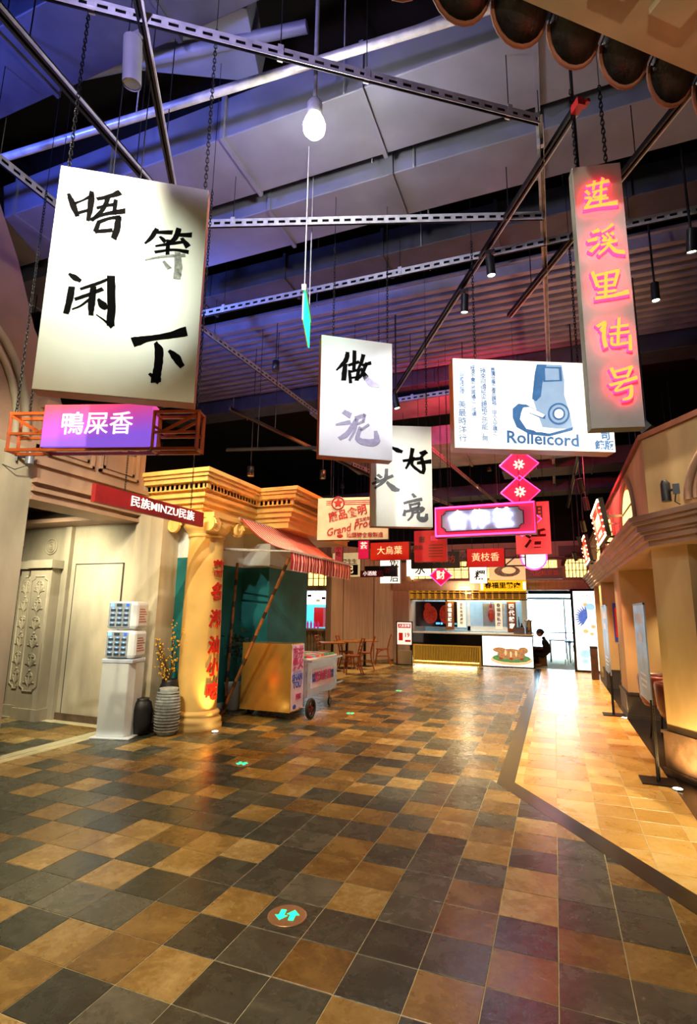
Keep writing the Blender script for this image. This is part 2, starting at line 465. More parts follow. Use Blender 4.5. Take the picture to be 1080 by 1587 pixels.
MB().prism([tuple(K1), tuple(K2 + e), tuple(K4 + e), tuple(K3), (-.45, 16.9), (-.61, 16.9)], -.01, .0005).build('inlaid_band', 'band_stone', floor, label='dark stone band inlaid between the two floors')
MB().box((-5.74, 3.2, -.01), (-5.6, 5.95, .001)).build('threshold_strip', 'threshold', floor, label='pale stone threshold strip')
MB().box((-8.4, 5.83, -.01), (-5.6, 5.99, .0015)).build('threshold_strip', 'threshold', floor)
MB().box((.97, 4.0, -.01), (3.4, 16.9, .0)).build('shop_floor', 'dark_floor', floor)

# ================================================================ SHELL
struct('ceiling', MB().box((-11, -5, 7.4), (5, 22, 7.5)), 'black_deck')
struct('wall_left', MB().box((-11, -5, -.1), (-10.8, 22, 7.4)), 'black_deck')
struct('wall_right', MB().box((4.8, -5, -.1), (5, 22, 7.4)), 'black_deck')
struct('wall_back', MB().box((-11, -5, -.1), (5, -4.8, 7.4)), 'black_deck')

# ---- left: shop front along x=-5.6 with an opening, ornate recess wall at y=6
wl = struct('wall_left_front', MB().box((-6.1, -2, 0), (-5.6, 4.22, 3.42)), 'plaster_beige', 'pale plaster pier beside the recessed entrance')
MB().prism([(-6.1, -2), (-5.6, -2), (-5.6, 4.28), (-6.1, 4.28)], 3.42, 3.5).build('moulding', 'plaster_brown', wl)
g = MB()
top = [(-2, 6.8), (3.3, 6.4), (3.75, 5.6), (4.05, 4.9), (4.38, 4.45), (4.6, 4.0), (4.6, 3.5), (-2, 3.5)]
g.extr(top, 'x', -6.0, -5.66); g.build('gable', 'plaster_brown', wl)
# arched moulding on the gable
am = MB()
for rr, tt in ((1.05, .05), (.93, .04)):
    am.tube([(-5.64, 3.05 + rr * math.cos(a), 3.55 + rr * 1.25 * math.sin(a)) for a in [math.pi * k / 18 for k in range(19)]], tt, 6)
am.build('arch_moulding', 'plaster_beige', wl)
# lintel beam over the opening
lb = MB().box((-6.05, 4.22, 2.83), (-5.6, 6.0, 3.95)); lb.box((-6.05, 4.22, 3.95), (-5.5, 6.05, 4.05)); lb.box((-6.05, 4.22, 3.25), (-5.55, 6.05, 3.31))
lint = struct('trim_1', lb, 'plaster_brown', 'brown moulded beam over the recessed entrance')
pn = MB()
for y0, y1 in ((4.35, 5.05), (5.15, 5.85)):
    for d, q in ((0, .04), (.07, .02)):
        a0, a1, b0, b1 = y0 + d, y1 - d, 3.4 + d, 3.88 - d
        pn.box((-5.6, a0, b0), (-5.6 + q, a1, b0 + .035)); pn.box((-5.6, a0, b1 - .035), (-5.6 + q, a1, b1))
        pn.box((-5.6, a0, b0), (-5.6 + q, a0 + .035, b1)); pn.box((-5.6, a1 - .035, b0), (-5.6 + q, a1, b1))
pn.build('panel_moulding', 'plaster_brown', lint)
for z0, d in ((2.83, .03), (2.93, .05), (3.03, .08)):
    MB().box((-5.6, 4.22, z0), (-5.6 + d, 6.0, z0 + .05)).build('moulding', 'plaster_brown', lint)
# recess wall
rw = MB().box((-9.4, 6.0, 0), (-8.7, 6.3, 3.4)).box((-8.7, 6.0, 2.6), (-7.95, 6.3, 3.4)).box((-7.95, 6.0, 0), (-5.6, 6.3, 3.4))
recess = struct('wall_recess', rw, 'plaster_beige', 'recessed plaster wall with relief panels and a flush door')
MB().box((-9.4, 5.6, 2.84), (-5.6, 6.0, 2.9)).build('soffit', 'plaster_brown', recess)
MB().box((-9.4, 4.2, 3.1), (-6.05, 6.0, 3.16)).build('soffit', 'plaster_brown', recess)
MB().box((-7.95, 5.975, 0), (-5.6, 6.0, .1)).build('skirting', 'stone_plinth', recess)
# flush door: outline grooves
x0, x1 = -6.75, -5.84
d3 = MB().box((x0, 5.985, .02), (x1, 6.0, 2.24)); d3.build('door_panel', 'plaster_beige', recess)
dg_ = MB()
for a, b in (((x0 - .012, 5.982, 0), (x0, 6.001, 2.255)), ((x1, 5.982, 0), (x1 + .012, 6.001, 2.255)), ((x0 - .012, 5.982, 2.24), (x1 + .012, 6.001, 2.255))): dg_.box(a, b)
dg_.build('door_gap', 'dark_plinth', recess)
# pilasters with relief
def relief(xc, wd, z0, z1, y):
    o = MB()
    # notched frame
    n = .07
    pts = [(xc - wd / 2 + n, z0), (xc + wd / 2 - n, z0), (xc + wd / 2 - n, z0 + n * .5), (xc + wd / 2, z0 + n), (xc + wd / 2, z1 - n), (xc + wd / 2 - n, z1 - n * .5), (xc + wd / 2 - n, z1), (xc - wd / 2 + n, z1), (xc - wd / 2 + n, z1 - n * .5), (xc - wd / 2, z1 - n), (xc - wd / 2, z0 + n), (xc - wd / 2 + n, z0 + n * .5)]
    o.tube([(p[0], y, p[1]) for p in pts + pts[:1]], .014, 6)
    # scrollwork
    rg = random.Random(int(xc * 100))
    zz = z0 + .16; k = 0
    while zz < z1 - .16:
        for s in (-1, 1):
            sp = [(xc + s * (.018 + (.085 - .010 * t) * math.sin(t * .9) * (1 if k % 2 else .8)), y, zz + .10 * math.cos(t * .9) * (1 - t * .11)) for t in [q * .6 for q in range(11)]]
            o.tube(sp, [.013 - .0008 * q for q in range(11)], 5)
            o.tube([(xc, y, zz - .1), (xc + s * .05, y, zz - .02), (xc + s * .075, y, zz + .07)], [.006, .016, .004], 5)
        for lf in range(3):
            for s in (-1, 1): o.sphere((xc + s * (.03 + .03 * lf), y, zz + .06 - .05 * lf), .022, 6, 4, (1.3, .5, .8))
        o.tube([(xc, y, zz - .13), (xc, y - .006, zz), (xc, y, zz + .12)], [.005, .02, .006], 6)
        if k % 2 == 0: o.sphere((xc, y, zz + .13), .02)
        zz += .265; k += 1
    return o
for xc, yf, wd in ((-7.2, 5.77, .44), (-7.64, 5.9, .3)):
    p = MB().box((xc - wd / 2, yf, 0), (xc + wd / 2, 6.0, 2.3)); p.box((xc - wd / 2 - .03, yf - .03, 0), (xc + wd / 2 + .03, 6.0, .16)); p.build('pilaster', 'plaster_beige', recess)
    MB().box((xc - wd / 2 - .04, yf - .05, 2.18), (xc + wd / 2 + .04, 6, 2.3)).build('pilaster_cap', 'plaster_beige', recess)
    relief(xc, wd * .78, .4, 2.06, yf - .002).build('relief_panel', 'plaster_beige', recess)
ro = MB(); xr = -7.33
for rr in (.12, .08, .045): ro.torus((xr, 5.992, 2.54), rr, .016, (0, 1, 0))
ro.sphere((xr, 5.99, 2.54), .025); ro.build('rosette', 'plaster_beige', recess)
MB().box((-6.98, 5.93, 0), (-6.86, 6.0, 2.83)).build('pilaster_strip', 'plaster_beige', recess)
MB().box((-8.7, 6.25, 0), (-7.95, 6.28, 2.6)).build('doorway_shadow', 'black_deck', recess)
# plain pier right of the recess, then the teal wall stepping back
pier = struct('wall_pier', MB().box((-5.62, 5.94, 0), (-5.13, 6.32, 2.95)), 'plaster_beige', 'plain plaster pier between the entrance and the teal wall')
MB().box((-5.64, 5.92, 0), (-5.11, 6.32, .1)).build('skirting', 'stone_plinth', pier)
teal = MB()
TEALP = [(-5.13, 6.3), (-4.85, 6.3), (-4.85, 6.62), (-5.2, 6.62), (-5.2, 8.19), (-4.66, 8.19), (-4.66, 9.75), (-7, 9.75), (-7, 6.3)]
wt = struct('wall_teal', teal.prism(TEALP, .1, 2.34), 'teal_paint', 'teal painted plaster wall behind the yellow column')
MB().prism(TEALP, 2.34, 3.0).build('upper_plaster', 'plaster_white', wt, label='unpainted pale plaster above the teal')
MB().prism([(x + (.012 if i not in (7, 8) else 0), y - (.012 if i in (0, 1, 4, 5) else 0)) for i, (x, y) in enumerate(TEALP)], 0, .1).build('skirting', 'plaster_white', wt)

# ---- yellow entablature above the column: stepped cornice, with dentils
ENT = [(-6.0, 5.96), (-4.42, 5.96), (-4.42, 7.38), (-3.75, 7.38), (-3.75, 10.4), (-6.0, 10.4)]
def off_poly(d): return [(-6.0, 5.96 + d), (-4.42 - d, 5.96 + d), (-4.42 - d, 7.38 + d), (-3.75 - d, 7.38 + d), (-3.75 - d, 10.4), (-6.0, 10.4)]
eb = MB()
for z0, z1, d in ((2.95, 3.05, .30), (3.05, 3.12, .26), (3.12, 3.2, .2), (3.2, 3.25, .15), (3.25, 3.3, .2), (3.3, 3.40, .13), (3.40, 3.47, .06), (3.47, 3.52, .03), (3.52, 3.58, 0)): eb.prism(off_poly(d), z0, z1)
ent = struct('trim_2', eb, 'column_yellow', 'yellow classical cornice stepping forward over the awning')
dn = MB()
for k in range(16): dn.box((-5.85 + k * .085, 6.09, 3.315), (-5.8 + k * .085, 6.17, 3.385))
for k in range(16): dn.box((-4.63, 6.12 + k * .085, 3.315), (-4.55, 6.17 + k * .085, 3.385))
for k in range(7): dn.box((-4.5 + k * .085, 7.51, 3.315), (-4.45 + k * .085, 7.59, 3.385))
for k in range(30): dn.box((-3.96, 7.56 + k * .085, 3.315), (-3.88, 7.61 + k * .085, 3.385))
dn.build('dentils', 'column_yellow', ent)['kind'] = 'stuff'

# ---- far wall: diagonal panelled wall, beam and clerestory at y=17
pw = MB(); A, B = Vector((-6.05, 15.25)), Vector((-4.8, 17.2)); dv = (B - A).normalized(); nv = Vector((-dv.y, dv.x))
pwall = struct('wall_panelled', MB().prism([tuple(A - dv * .45 + nv * .06), tuple(B + nv * .06), tuple(B + nv * .3), tuple(A - dv * .45 + nv * .3)], 0, 3.6), 'wood_panel', 'tall pinkish timber panelled wall behind the tables')
L_ = (B - A).length
for a, b in ((-.45, -.02), (.02, L_ * .52 - .02), (L_ * .52 + .02, L_)):
    MB().prism([tuple(A + dv * a), tuple(A + dv * b), tuple(A + dv * b + nv * .06), tuple(A + dv * a + nv * .06)], .08, 3.3).build('panel', 'wood_panel', pwall)
fb = MB().box((-4.95, 16.85, 2.3), (1.1, 17.2, 2.5)); fb.box((-4.95, 16.8, 2.5), (1.1, 17.2, 2.57)); fb.box((-4.95, 16.82, 2.28), (1.1, 17.2, 2.31))
far = struct('trim_3', fb, 'wood_panel', 'long moulded beam over the food counter')
up = MB().box((-4.95, 17.0, 2.57), (1.1, 17.25, 2.66)).box((-4.95, 17.0, 3.2), (1.1, 17.25, 3.75))
for a, b in ((-4.95, -4.35), (-2.5, -2.25), (-1.0, -.85), (.15, .36), (.95, 1.1)): up.box((a, 17.0, 2.66), (b, 17.25, 3.2))
struct('wall_far', up, 'plaster_brown', 'brown upper wall with lit lattice windows')
MB().box((-4.95, 16.9, 3.2), (1.1, 17, 3.26)).build('moulding', 'brown_wood', far)
def win(n, x0, x1, z0, z1, cols_, rows_, arch=False):
    t = MB()
    if arch:
        xc = (x0 + x1) / 2; rr = (x1 - x0) / 2
        poly = [(x0, z0), (x1, z0)] + [(xc + rr * math.cos(a), z1 - rr + rr * math.sin(a)) for a in [math.pi * k / 14 for k in range(15)]]
        t.extr(poly, 'y', 17.1, 17.12)
    else: t.box((x0, 17.1, z0), (x1, 17.12, z1))
    o = struct('window_%d' % n, t, 'window_glow', 'lit lattice window above the food counter')
    for k in range(cols_ + 1):
        x = x0 + (x1 - x0) * k / cols_
        zt = z1 if not arch else z1 - rr + math.sqrt(max(0, rr * rr - (x - xc) ** 2))
        MB().box((x - .012, 17.06, z0), (x + .012, 17.1, zt)).build('lattice_bar', 'lattice', o)
    for k in range(rows_ + 1):
        z = z0 + (z1 - z0) * k / rows_
        hw = (x1 - x0) / 2
        if arch and z > z1 - rr: hw = math.sqrt(max(0, rr * rr - (z - z1 + rr) ** 2))
        MB().box(((x0 + x1) / 2 - hw, 17.06, z - .01), ((x0 + x1) / 2 + hw, 17.1, z + .01)).build('lattice_bar', 'lattice', o)
    if not arch:
        q = MB()
        for c in range(cols_):
            for rw_ in range(rows_):
                cx = x0 + (x1 - x0) * (c + .5) / cols_; cz = z0 + (z1 - z0) * (rw_ + .5) / rows_; s = min((x1 - x0) / cols_, (z1 - z0) / rows_) * .28
                q.box((cx - s, 17.07, cz - s), (cx - s + .012, 17.1, cz + s)); q.box((cx + s - .012, 17.07, cz - s), (cx + s, 17.1, cz + s))
                q.box((cx - s, 17.07, cz - s), (cx + s, 17.1, cz - s + .012)); q.box((cx - s, 17.07, cz + s - .012), (cx + s, 17.1, cz + s))
        q.build('lattice_squares', 'lattice', o)['kind'] = 'stuff'
    else:
        q = MB(); q.tube([(xc + (rr + .06) * math.cos(a), 16.98, z1 - rr + (rr + .06) * math.sin(a)) for a in [math.pi * k / 16 for k in range(17)]], .05, 8)
        q.build('arch_moulding', 'brown_wood', o)
win(1, -4.35, -3.45, 2.66, 3.2, 4, 2); win(2, -3.4, -2.5, 2.66, 3.2, 4, 2); win(3, -2.25, -1.0, 2.66, 3.2, 5, 2); win(4, -.85, .15, 2.66, 3.2, 4, 2); win(5, .36, .95, 2.66, 3.3, 6, 3, True)
# arch wall surround
MB().box((.2, 16.95, 3.3), (1.1, 17.02, 3.6)).build('arch_spandrel', 'brown_wood', far)
# side pier left of counter and door head
struct('wall_counter_side', MB().box((-4.95, 16.95, 0), (-4.42, 19.3, 2.3)), 'wood_panel', 'timber pier left of the food counter')
kb = struct('wall_kitchen', MB().box((-4.42, 19.2, 0), (-.82, 19.35, 2.6)), 'kitchen_tile', 'white tiled kitchen wall behind the counter')
tmb = MB().box((0, 0, 0), (.285, .012, .185)); tme = tmb.mesh('tile'); tme.materials.append(mat('kitchen_glaze', '#d7eaf0', .12, var=.05))
for k in range(12):
    for q in range(8): put('tile', tme, kb, loc=(-4.4 + k * .3, 19.19, .85 + q * .2))
ks = struct('wall_kitchen_side', MB().box((-.97, 17.75, 0), (-.82, 19.3, 2.3)), 'kitchen_tile', 'tiled kitchen side wall by the doorway')
for k in range(5):
    for q in range(10):
        o = put('tile', tme, ks, loc=(-.82 + .012, 17.8 + k * .3, .15 + q * .2)); o.rotation_euler.z = R(90)
struct('ceiling_kitchen', MB().box((-4.9, 17.2, 2.58), (1.2, 21, 2.64)), 'plaster_white')
struct('wall_door_side', MB().box((1.1, 16.9, 0), (1.3, 21, 3.75)), 'plaster_warm', 'warm plaster wall right of the bright doorway')
struct('wall_end_top', MB().box((-11, 20.9, 2.3), (5, 21, 7.4)), 'black_deck')
struct('wall_end', MB().box((-11, 20.9, -.1), (-.95, 21, 2.3)).box((1.2, 20.9, -.1), (5, 21, 2.3)), 'plaster_white')
d1 = struct('door_1', MB().box((-.95, 20.9, 2.1), (1.2, 20.98, 2.18)).box((-.95, 20.9, 0), (-.9, 20.98, 2.1)).box((.3, 20.9, 0), (.35, 20.98, 2.1)).box((-.95, 20.9, .9), (1.2, 20.96, .94)), 'galv', 'glazed doorway to the bright street')
for a, b in ((-.9, .3), (.35, 1.2)): MB().box((a, 20.93, .02), (b, 20.94, 2.1)).build('pane', 'glass', d1)

# ---- outside: white building across the street
ob = thing('white_building', 'white building with tall windows across the street', 'building', (0, 34, -.1))
MB().box((-14, 0, 0), (12, 4, 14)).build('wall', 'outside_wall', ob)
for k in range(9):
    for q in range(3):
        x = -9.6 + k * 2.3; z = 1.2 + q * 3.2
        f = MB().box((x - .75, -.06, z - .1), (x + .75, 0, z + 1.9)).build('window', 'plaster_white', ob)
        for s in (-.36, .36): MB().box((x + s - .3, -.08, z), (x + s + .3, -.05, z + 1.8)).build('pane', 'outside_pane', f)
struct('ground_street', MB().box((-20, 22.5, -.14), (20, 40, -.1)), 'plaster_white', 'pale street outside the doorway')

# ---- right: shop fronts along x=1, chamfered near corner
DG = Vector((math.cos(R(-58.5)), math.sin(R(-58.5))))      # direction of the chamfer, towards the near right
DN = Vector((DG.y, -DG.x)) * -1                               # into the building
C0 = Vector((1.0, 6.35)); C1 = C0 + DG * 2.6
def rpoly(d):
    """plan of the right front pushed out by d"""
    o = Vector((-d, 0)); n = -DN * d
    # corner offset
    den = DG.x * 0 - DG.y * 1
    p = C0 + n; t = (C0.x - d - p.x) / DG.x; c = p + DG * t
    return [(1.0 - d, 16.9), tuple(c), tuple(C1 + n), tuple(C1 + DN * .35), tuple(C0 + DN * .35 + Vector((.12, .1))), (1.35, 16.9)]
wr = struct('wall_right_front', MB().prism(rpoly(0), 2.62, 3.5), 'plaster_warm', 'plaster upper wall of the right shop fronts with arched windows')
for z0, z1, d in ((2.32, 2.38, .03), (2.38, 2.44, .07), (2.44, 2.47, .1), (2.47, 2.54, .13), (2.54, 2.58, .17), (2.58, 2.63, .2)):
    MB().prism(rpoly(d), z0, z1).build('cornice_moulding', 'plaster_brown', wr)
MB().prism(rpoly(.04), 3.5, 3.56).build('coping', 'terracotta', wr)
struct('ceiling_shop', MB().box((1.02, 6.9, 2.33), (4.8, 16.9, 2.36)), 'plaster_warm')
struct('wall_shop_back', MB().box((3.2, 3.6, 0), (3.35, 16.9, 2.4)), 'plaster_warm')
# arched niches in the upper wall
def niche(y0, y1, zs, lit):
    yc, rr = (y0 + y1) / 2, (y1 - y0) / 2
    prof = [(y0, 2.64)] + [(yc - rr * math.cos(a), zs + rr * math.sin(a)) for a in [math.pi * k / 14 for k in range(15)]] + [(y1, 2.64)]
    for d, q in ((0, .03), (.07, .022)):
        MB().tube([(.985, yc + (y - yc) * (1 - d), 2.64 + (z - 2.64) * (1 - d * .6)) for y, z in prof], q, 6).build('arch_moulding', 'plaster_brown', wr)
    w_ = MB().extr([(yc + (y - yc) * .78, 2.66 + (z - 2.66) * .8) for y, z in prof], 'x', .985, .999).build('arched_window', 'window_glow', wr)
    for k in (.2, .4, .6, .8):
        y = y0 + (y1 - y0) * (.11 + .78 * k); MB().box((.97, y - .02, 2.66), (.985, y + .02, zs + .1)).build('window_bar', 'brown_wood', wr)
    for z in (2.8, 2.98): MB().box((.972, yc - rr * .78, z), (.985, yc + rr * .78, z + .02)).build('window_bar', 'brown_wood', wr)
niche(7.2, 8.6, 2.72, 1); niche(9.6, 11.0, 2.72, 1); niche(12.2, 13.6, 2.72, 1)
# arch on the chamfer
cm = C0 + DG * 1.35 - DN * .01
for d, q in ((0, .045), (.09, .03), (.16, .02)):
    MB().tube([(cm.x + DG.x * (-(.8 - d) * math.cos(a)), cm.y + DG.y * (-(.8 - d) * math.cos(a)), 2.72 + (.62 - d * .8) * math.sin(a)) for a in [math.pi * k / 18 for k in range(19)]], q, 6).build('arch_moulding', 'plaster_brown', wr)
# pillars
def pil(n, poly, base, label):
    cx = sum(p[0] for p in poly) / 4; cy = sum(p[1] for p in poly) / 4
    def gro(d): return [(x + (1 if x > cx else -1) * d, y + (1 if y > cy else -1) * d) for x, y in poly]
    o = struct('wall_pillar_%d' % n, MB().prism(poly, base, 2.33), 'plaster_warm', label)
    MB().prism(gro(.03), .05, base).build('plinth', 'stone_plinth' if n == 1 else 'dark_plinth', o)
    MB().prism(gro(.045), 0, .06).build('plinth_step', 'stone_plinth' if n == 1 else 'dark_plinth', o)
    MB().prism(gro(.04), base, base + .035).build('plinth_cap', 'stone_plinth' if n == 1 else 'dark_plinth', o)
    return o
P0 = Vector((1.03, 6.62)); pa = [tuple(P0), tuple(P0 + DG * .5), tuple(P0 + DG * .5 + DN * .5), tuple(P0 + DN * .5)]
pl1 = struct('wall_pillar_1', MB().prism(pa, .42, 2.33), 'plaster_warm', 'near plaster pillar with stone plinth at the shop corner')
def grow(d): return [tuple(P0 - DG * d - DN * d), tuple(P0 + DG * (.5 + d) - DN * d), tuple(P0 + DG * (.5 + d) + DN * (.5 + d)), tuple(P0 - DG * d + DN * (.5 + d))]
MB().prism(grow(.03), .05, .40).build('plinth', 'stone_plinth', pl1); MB().prism(grow(.05), 0, .06).build('plinth_step', 'stone_plinth', pl1); MB().prism(grow(.045), .4, .43).build('plinth_cap', 'stone_plinth', pl1)
pil(2, [(1.02, 9.75), (1.75, 9.75), (1.75, 10.6), (1.02, 10.6)], .36, 'second plaster pillar with dark plinth along the shops')
pil(3, [(1.02, 13.4), (1.7, 13.4), (1.7, 14.1), (1.02, 14.1)], .36, 'far plaster pillar with dark plinth along the shops')
struct('wall_shop_far', MB().box((1.02, 15.6, 0), (3.3, 15.75, 2.4)), 'plaster_warm')

# ---- roof eave with beige soffit over the near right
E0, E1 = Vector((-.62, 1.86)), Vector((1.7, 3.75)); ed = (E1 - E0).normalized(); en = Vector((ed.y, -ed.x)); E0 += en * .12; E1 += en * .12
eave = struct('ceiling_eave', MB().prism([tuple(E0), tuple(E1), tuple(E1 + en * 1.5), tuple(E0 + en * 1.5)], 4.56, 4.72), 'soffit_beige', 'beige panelled soffit of a tiled roof edge')
for k in range(8):
    c = E0 + ed * (.25 + k * .36) + en * .17
    MB().prism([tuple(c), tuple(c + ed * .2), tuple(c + ed * .2 + en * .8), tuple(c + en * .8)], 4.52, 4.56).build('soffit_panel', 'soffit_beige', eave)
for k in range(9):
    c = E0 + ed * (.10 + k * .338)
    big = k % 1 == 0
    b = MB(); T = Matrix.Translation((c.x, c.y, 4.70)) @ Matrix.Rotation(math.atan2(ed.y, ed.x), 4, 'Z')
    b.T = T
    n = 10; rr = .155
    # curved pan tile with a drooping tongue
    vs = []; fs = []
    for r_, (yy, zz) in enumerate(((-.35, .25), (0.0, .02), (.10, -.06))):
        for q in range(n + 1):
            a = math.pi * q / n; dp = math.sin(a)
            drop = (.085 * dp if r_ == 2 else 0)
            vs.append((-rr * math.cos(a), yy + (.05 * dp if r_ == 2 else 0), zz - dp * .06 - drop))
    m_ = n + 1
    for r_ in range(2):
        for q in range(n): fs.append((r_ * m_ + q, r_ * m_ + q + 1, (r_ + 1) * m_ + q + 1, (r_ + 1) * m_ + q))
    base_n = len(vs); vs += [(x, y, z + .02) for x, y, z in vs]
    fs += [tuple(base_n + i for i in reversed(f)) for f in fs]
    for q in range(n): fs.append((2 * m_ + q, 2 * m_ + q + 1, base_n + 2 * m_ + q + 1, base_n + 2 * m_ + q))
    b.add(vs, fs, True)
    et = b.build('eave_tile', 'roof_tile', eave)
    b = MB(); b.T = T; b.tube([vs[2 * m_ + q] for q in range(m_)], .012, 6); b.build('tile_rim', 'terracotta', et)
    b = MB(); b.T = T @ Matrix.Translation((.169, 0, .05))
    b.tube([(0, -.3, .2), (0, .04, 0)], .06, 10); b.build('ridge_tile', 'terracotta', eave)
struct('wall_near_right', MB().box((2.3, -4, 0), (2.5, 3.3, 4.6)), 'plaster_warm')
# ================================================================ CEILING SERVICES
ZF = 5.4
OBST = []                              # undersides that hanging rods, wires and chains stop at
def roof(x, y, z):
    return min([o[4] for o in OBST if o[0] <= x <= o[1] and o[2] <= y <= o[3] and o[4] > z + .02] + [7.4])
def wtop(parent, lx, ly, lz):
    a = parent.rotation_euler.z; p = parent.location
    return roof(p.x + lx * math.cos(a) - ly * math.sin(a), p.y + lx * math.sin(a) + ly * math.cos(a), p.z + lz) - p.z
def duct(name, label, x0, x1, y0, y1, z0, z1, m, flanges=1.4, cat='duct', hang=True):
    t = thing(name, label, cat, ((x0 + x1) / 2, (y0 + y1) / 2, z0)); hx, hy, hz = (x1 - x0) / 2, (y1 - y0) / 2, z1 - z0
    OBST.append((x0, x1, y0, y1, z0))
    MB().box((-hx, -hy, 0), (hx, hy, hz)).build('casing', m, t, bevel=.01)
    k = -hx + .6
    while k < hx and flanges:
        MB().box((k - .02, -hy - .025, -.025), (k + .02, hy + .025, hz + .025)).build('flange', m, t); k += flanges
    if hang:
        for s in (-.7, .1, .8):
            for q in (-1, 1): MB().tube([(s * hx, q * (hy + .03), -.02), (s * hx, q * (hy + .03), 7.4 - z0)], .006, 6).build('hanger_rod', 'galv', t)
    return t
duct('air_duct', 'pale rectangular air duct crossing above the pendant bulb', -7.5, 3.5, 3.52, 4.22, 6.0, 6.45, 'duct_grey')
duct('air_duct', 'flat grey air duct crossing just beyond the pendant bulb', -7.5, 4.2, 4.42, 5.02, 5.95, 6.3, 'duct_grey')
duct('air_duct', 'dark air duct nearest the roof eave', -7.5, 3, 2.25, 2.85, 6.35, 6.8, 'duct_dark', hang=True)
duct('air_duct', 'dark blue lit duct above the corrugated ceiling', -8, 4.2, 5.7, 6.15, 6.05, 6.4, 'duct_dark')
duct('air_duct', 'narrow duct behind the corrugated ceiling panels', -8, 4.4, 9.0, 9.5, 5.75, 6.1, 'duct_dark')
duct('air_duct', 'wide box duct glowing red over the neon signs', -4.4, .6, 10.2, 12.0, 4.95, 5.35, 'corrugated', flanges=1.1)
duct('air_duct', 'tan box duct above the right shop fronts', -1.0, 4.2, 12.6, 13.4, 4.9, 5.3, 'duct_dark')
duct('air_duct', 'tan box duct before the far clerestory', -8, 4.2, 14.6, 15.3, 4.8, 5.1, 'duct_dark')
# a sloping duct branch upper left
t = thing('duct_branch', 'sloping pale duct branch above the large green-white sign', 'duct', (-3.2, 2.9, 6.4))
MB().bar((-1.6, -.6, .6), (1.0, .35, .25), .62, .3).build('casing', 'duct_grey', t); MB().tube([(-1.9, -.2, .15), (1.5, .35, .1)], .05, 12).build('pipe', 'duct_grey', t)
t = thing('ceiling_pipe', 'thin grey pipe crossing below the dark ducts', 'pipe', (-3.2, 2.6, 5.85)); MB().tube([(-3.5, .1, 0), (5.5, .75, 0)], .035, 10).build('pipe', 'galv', t)
for x in (-3, 0, 3): MB().tube([(x, .1 + (x + 3.5) * .072, 0), (x, .1 + (x + 3.5) * .072, 1.3)], .006, 6).build('hanger_rod', 'galv', t)

# corrugated ceiling deck between y=6.5 and 8.9
OBST.append((-8.1, 4.4, 6.5, 8.9, 6.125)); OBST.append((-4.4, .6, 9.1, 10.0, 5.5))
cor = thing('corrugated_panel', 'ribbed grey metal ceiling panel with long ridges', 'ceiling panel', (-1.6, 7.6, 6.0))
MB().box((-6.5, -1.1, .12), (6, 1.3, .16)).build('backing', 'corrugated', cor)
for k in range(13):
    y = -1.05 + k * .185
    MB().extr([(y, .13), (y + .035, .0), (y + .115, .0), (y + .15, .13)], 'x', -6.5, 6).build('rib', 'corrugated', cor)
for x in (-5, -1.5, 2, 5): MB().tube([(x, 1.25, .1), (x, 1.25, 1.4)], .008, 6).build('hanger_rod', 'galv', cor); MB().tube([(x, -1.05, .1), (x, -1.05, 1.4)], .008, 6).build('hanger_rod', 'galv', cor)
rp = thing('ceiling_baffle', 'flat plaster ceiling baffle lit red behind the ribbed panel', 'ceiling panel', (-2, 10.0, 5.5))
MB().box((-2.4, -.9, 0), (2.6, .0, .08)).build('board', 'corrugated', rp)
for x in (-2.2, 2.4): MB().tube([(x, -.5, .05), (x, -.5, 1.9)], .008, 6).build('hanger_rod', 'galv', rp)

# slotted angle frame
def slot_bar(p, q, label, z=ZF, hgt=.085, drops=(.15, .85), rise=0):
    p, q = Vector((*p, z)), Vector((*q, z + rise)); d = q - p; L = d.length; a = math.atan2(d.y, d.x)
    t = thing('slotted_angle', label, 'ceiling frame', p, a, 'slotted angle bars of the sign frame')
    f = MB(); th = .004
    f.box((0, -th, hgt * .66), (L, 0, hgt)).box((0, -th, 0), (L, 0, hgt * .3))
    k = 0.0
    while k < L:
        f.box((k, -th, hgt * .3), (min(L, k + .045), 0, hgt * .66)); k += .11
    f.build('slotted_web', 'galv', t)
    MB().box((0, .022, .004), (L, .026, hgt - th)).build('slot_shade', 'track_black', t)  # black strip stands in for the shade inside the slots
    MB().box((0, 0, hgt - th), (L, .05, hgt)).build('flange', 'galv', t)
    for s in drops:
        MB().tube([(L * s, .02, hgt - .01), (L * s, .02, wtop(t, L * s, .02, hgt))], .004, 5).build('hanger_rod', 'track_black', t)
        MB().box((L * s - .02, -.008, .02), (L * s + .02, .05, hgt + .02)).build('clip', 'galv', t)
    return t
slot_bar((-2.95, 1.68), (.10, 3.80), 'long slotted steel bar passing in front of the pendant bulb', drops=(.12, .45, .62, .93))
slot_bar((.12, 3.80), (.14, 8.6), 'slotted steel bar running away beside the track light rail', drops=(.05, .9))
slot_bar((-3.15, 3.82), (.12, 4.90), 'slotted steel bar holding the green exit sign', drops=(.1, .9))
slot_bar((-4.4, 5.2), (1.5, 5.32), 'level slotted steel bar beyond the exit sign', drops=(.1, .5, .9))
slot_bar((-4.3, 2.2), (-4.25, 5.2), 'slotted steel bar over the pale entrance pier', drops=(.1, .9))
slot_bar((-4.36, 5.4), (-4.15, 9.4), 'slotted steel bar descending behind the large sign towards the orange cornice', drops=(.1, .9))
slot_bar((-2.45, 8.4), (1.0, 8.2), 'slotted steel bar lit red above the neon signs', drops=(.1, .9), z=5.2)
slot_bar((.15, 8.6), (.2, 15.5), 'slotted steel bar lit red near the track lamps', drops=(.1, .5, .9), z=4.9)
slot_bar((-2.0, 9.5), (-1.3, 15.5), 'slotted steel bar above the yellow food sign', drops=(.1, .9), z=4.6)
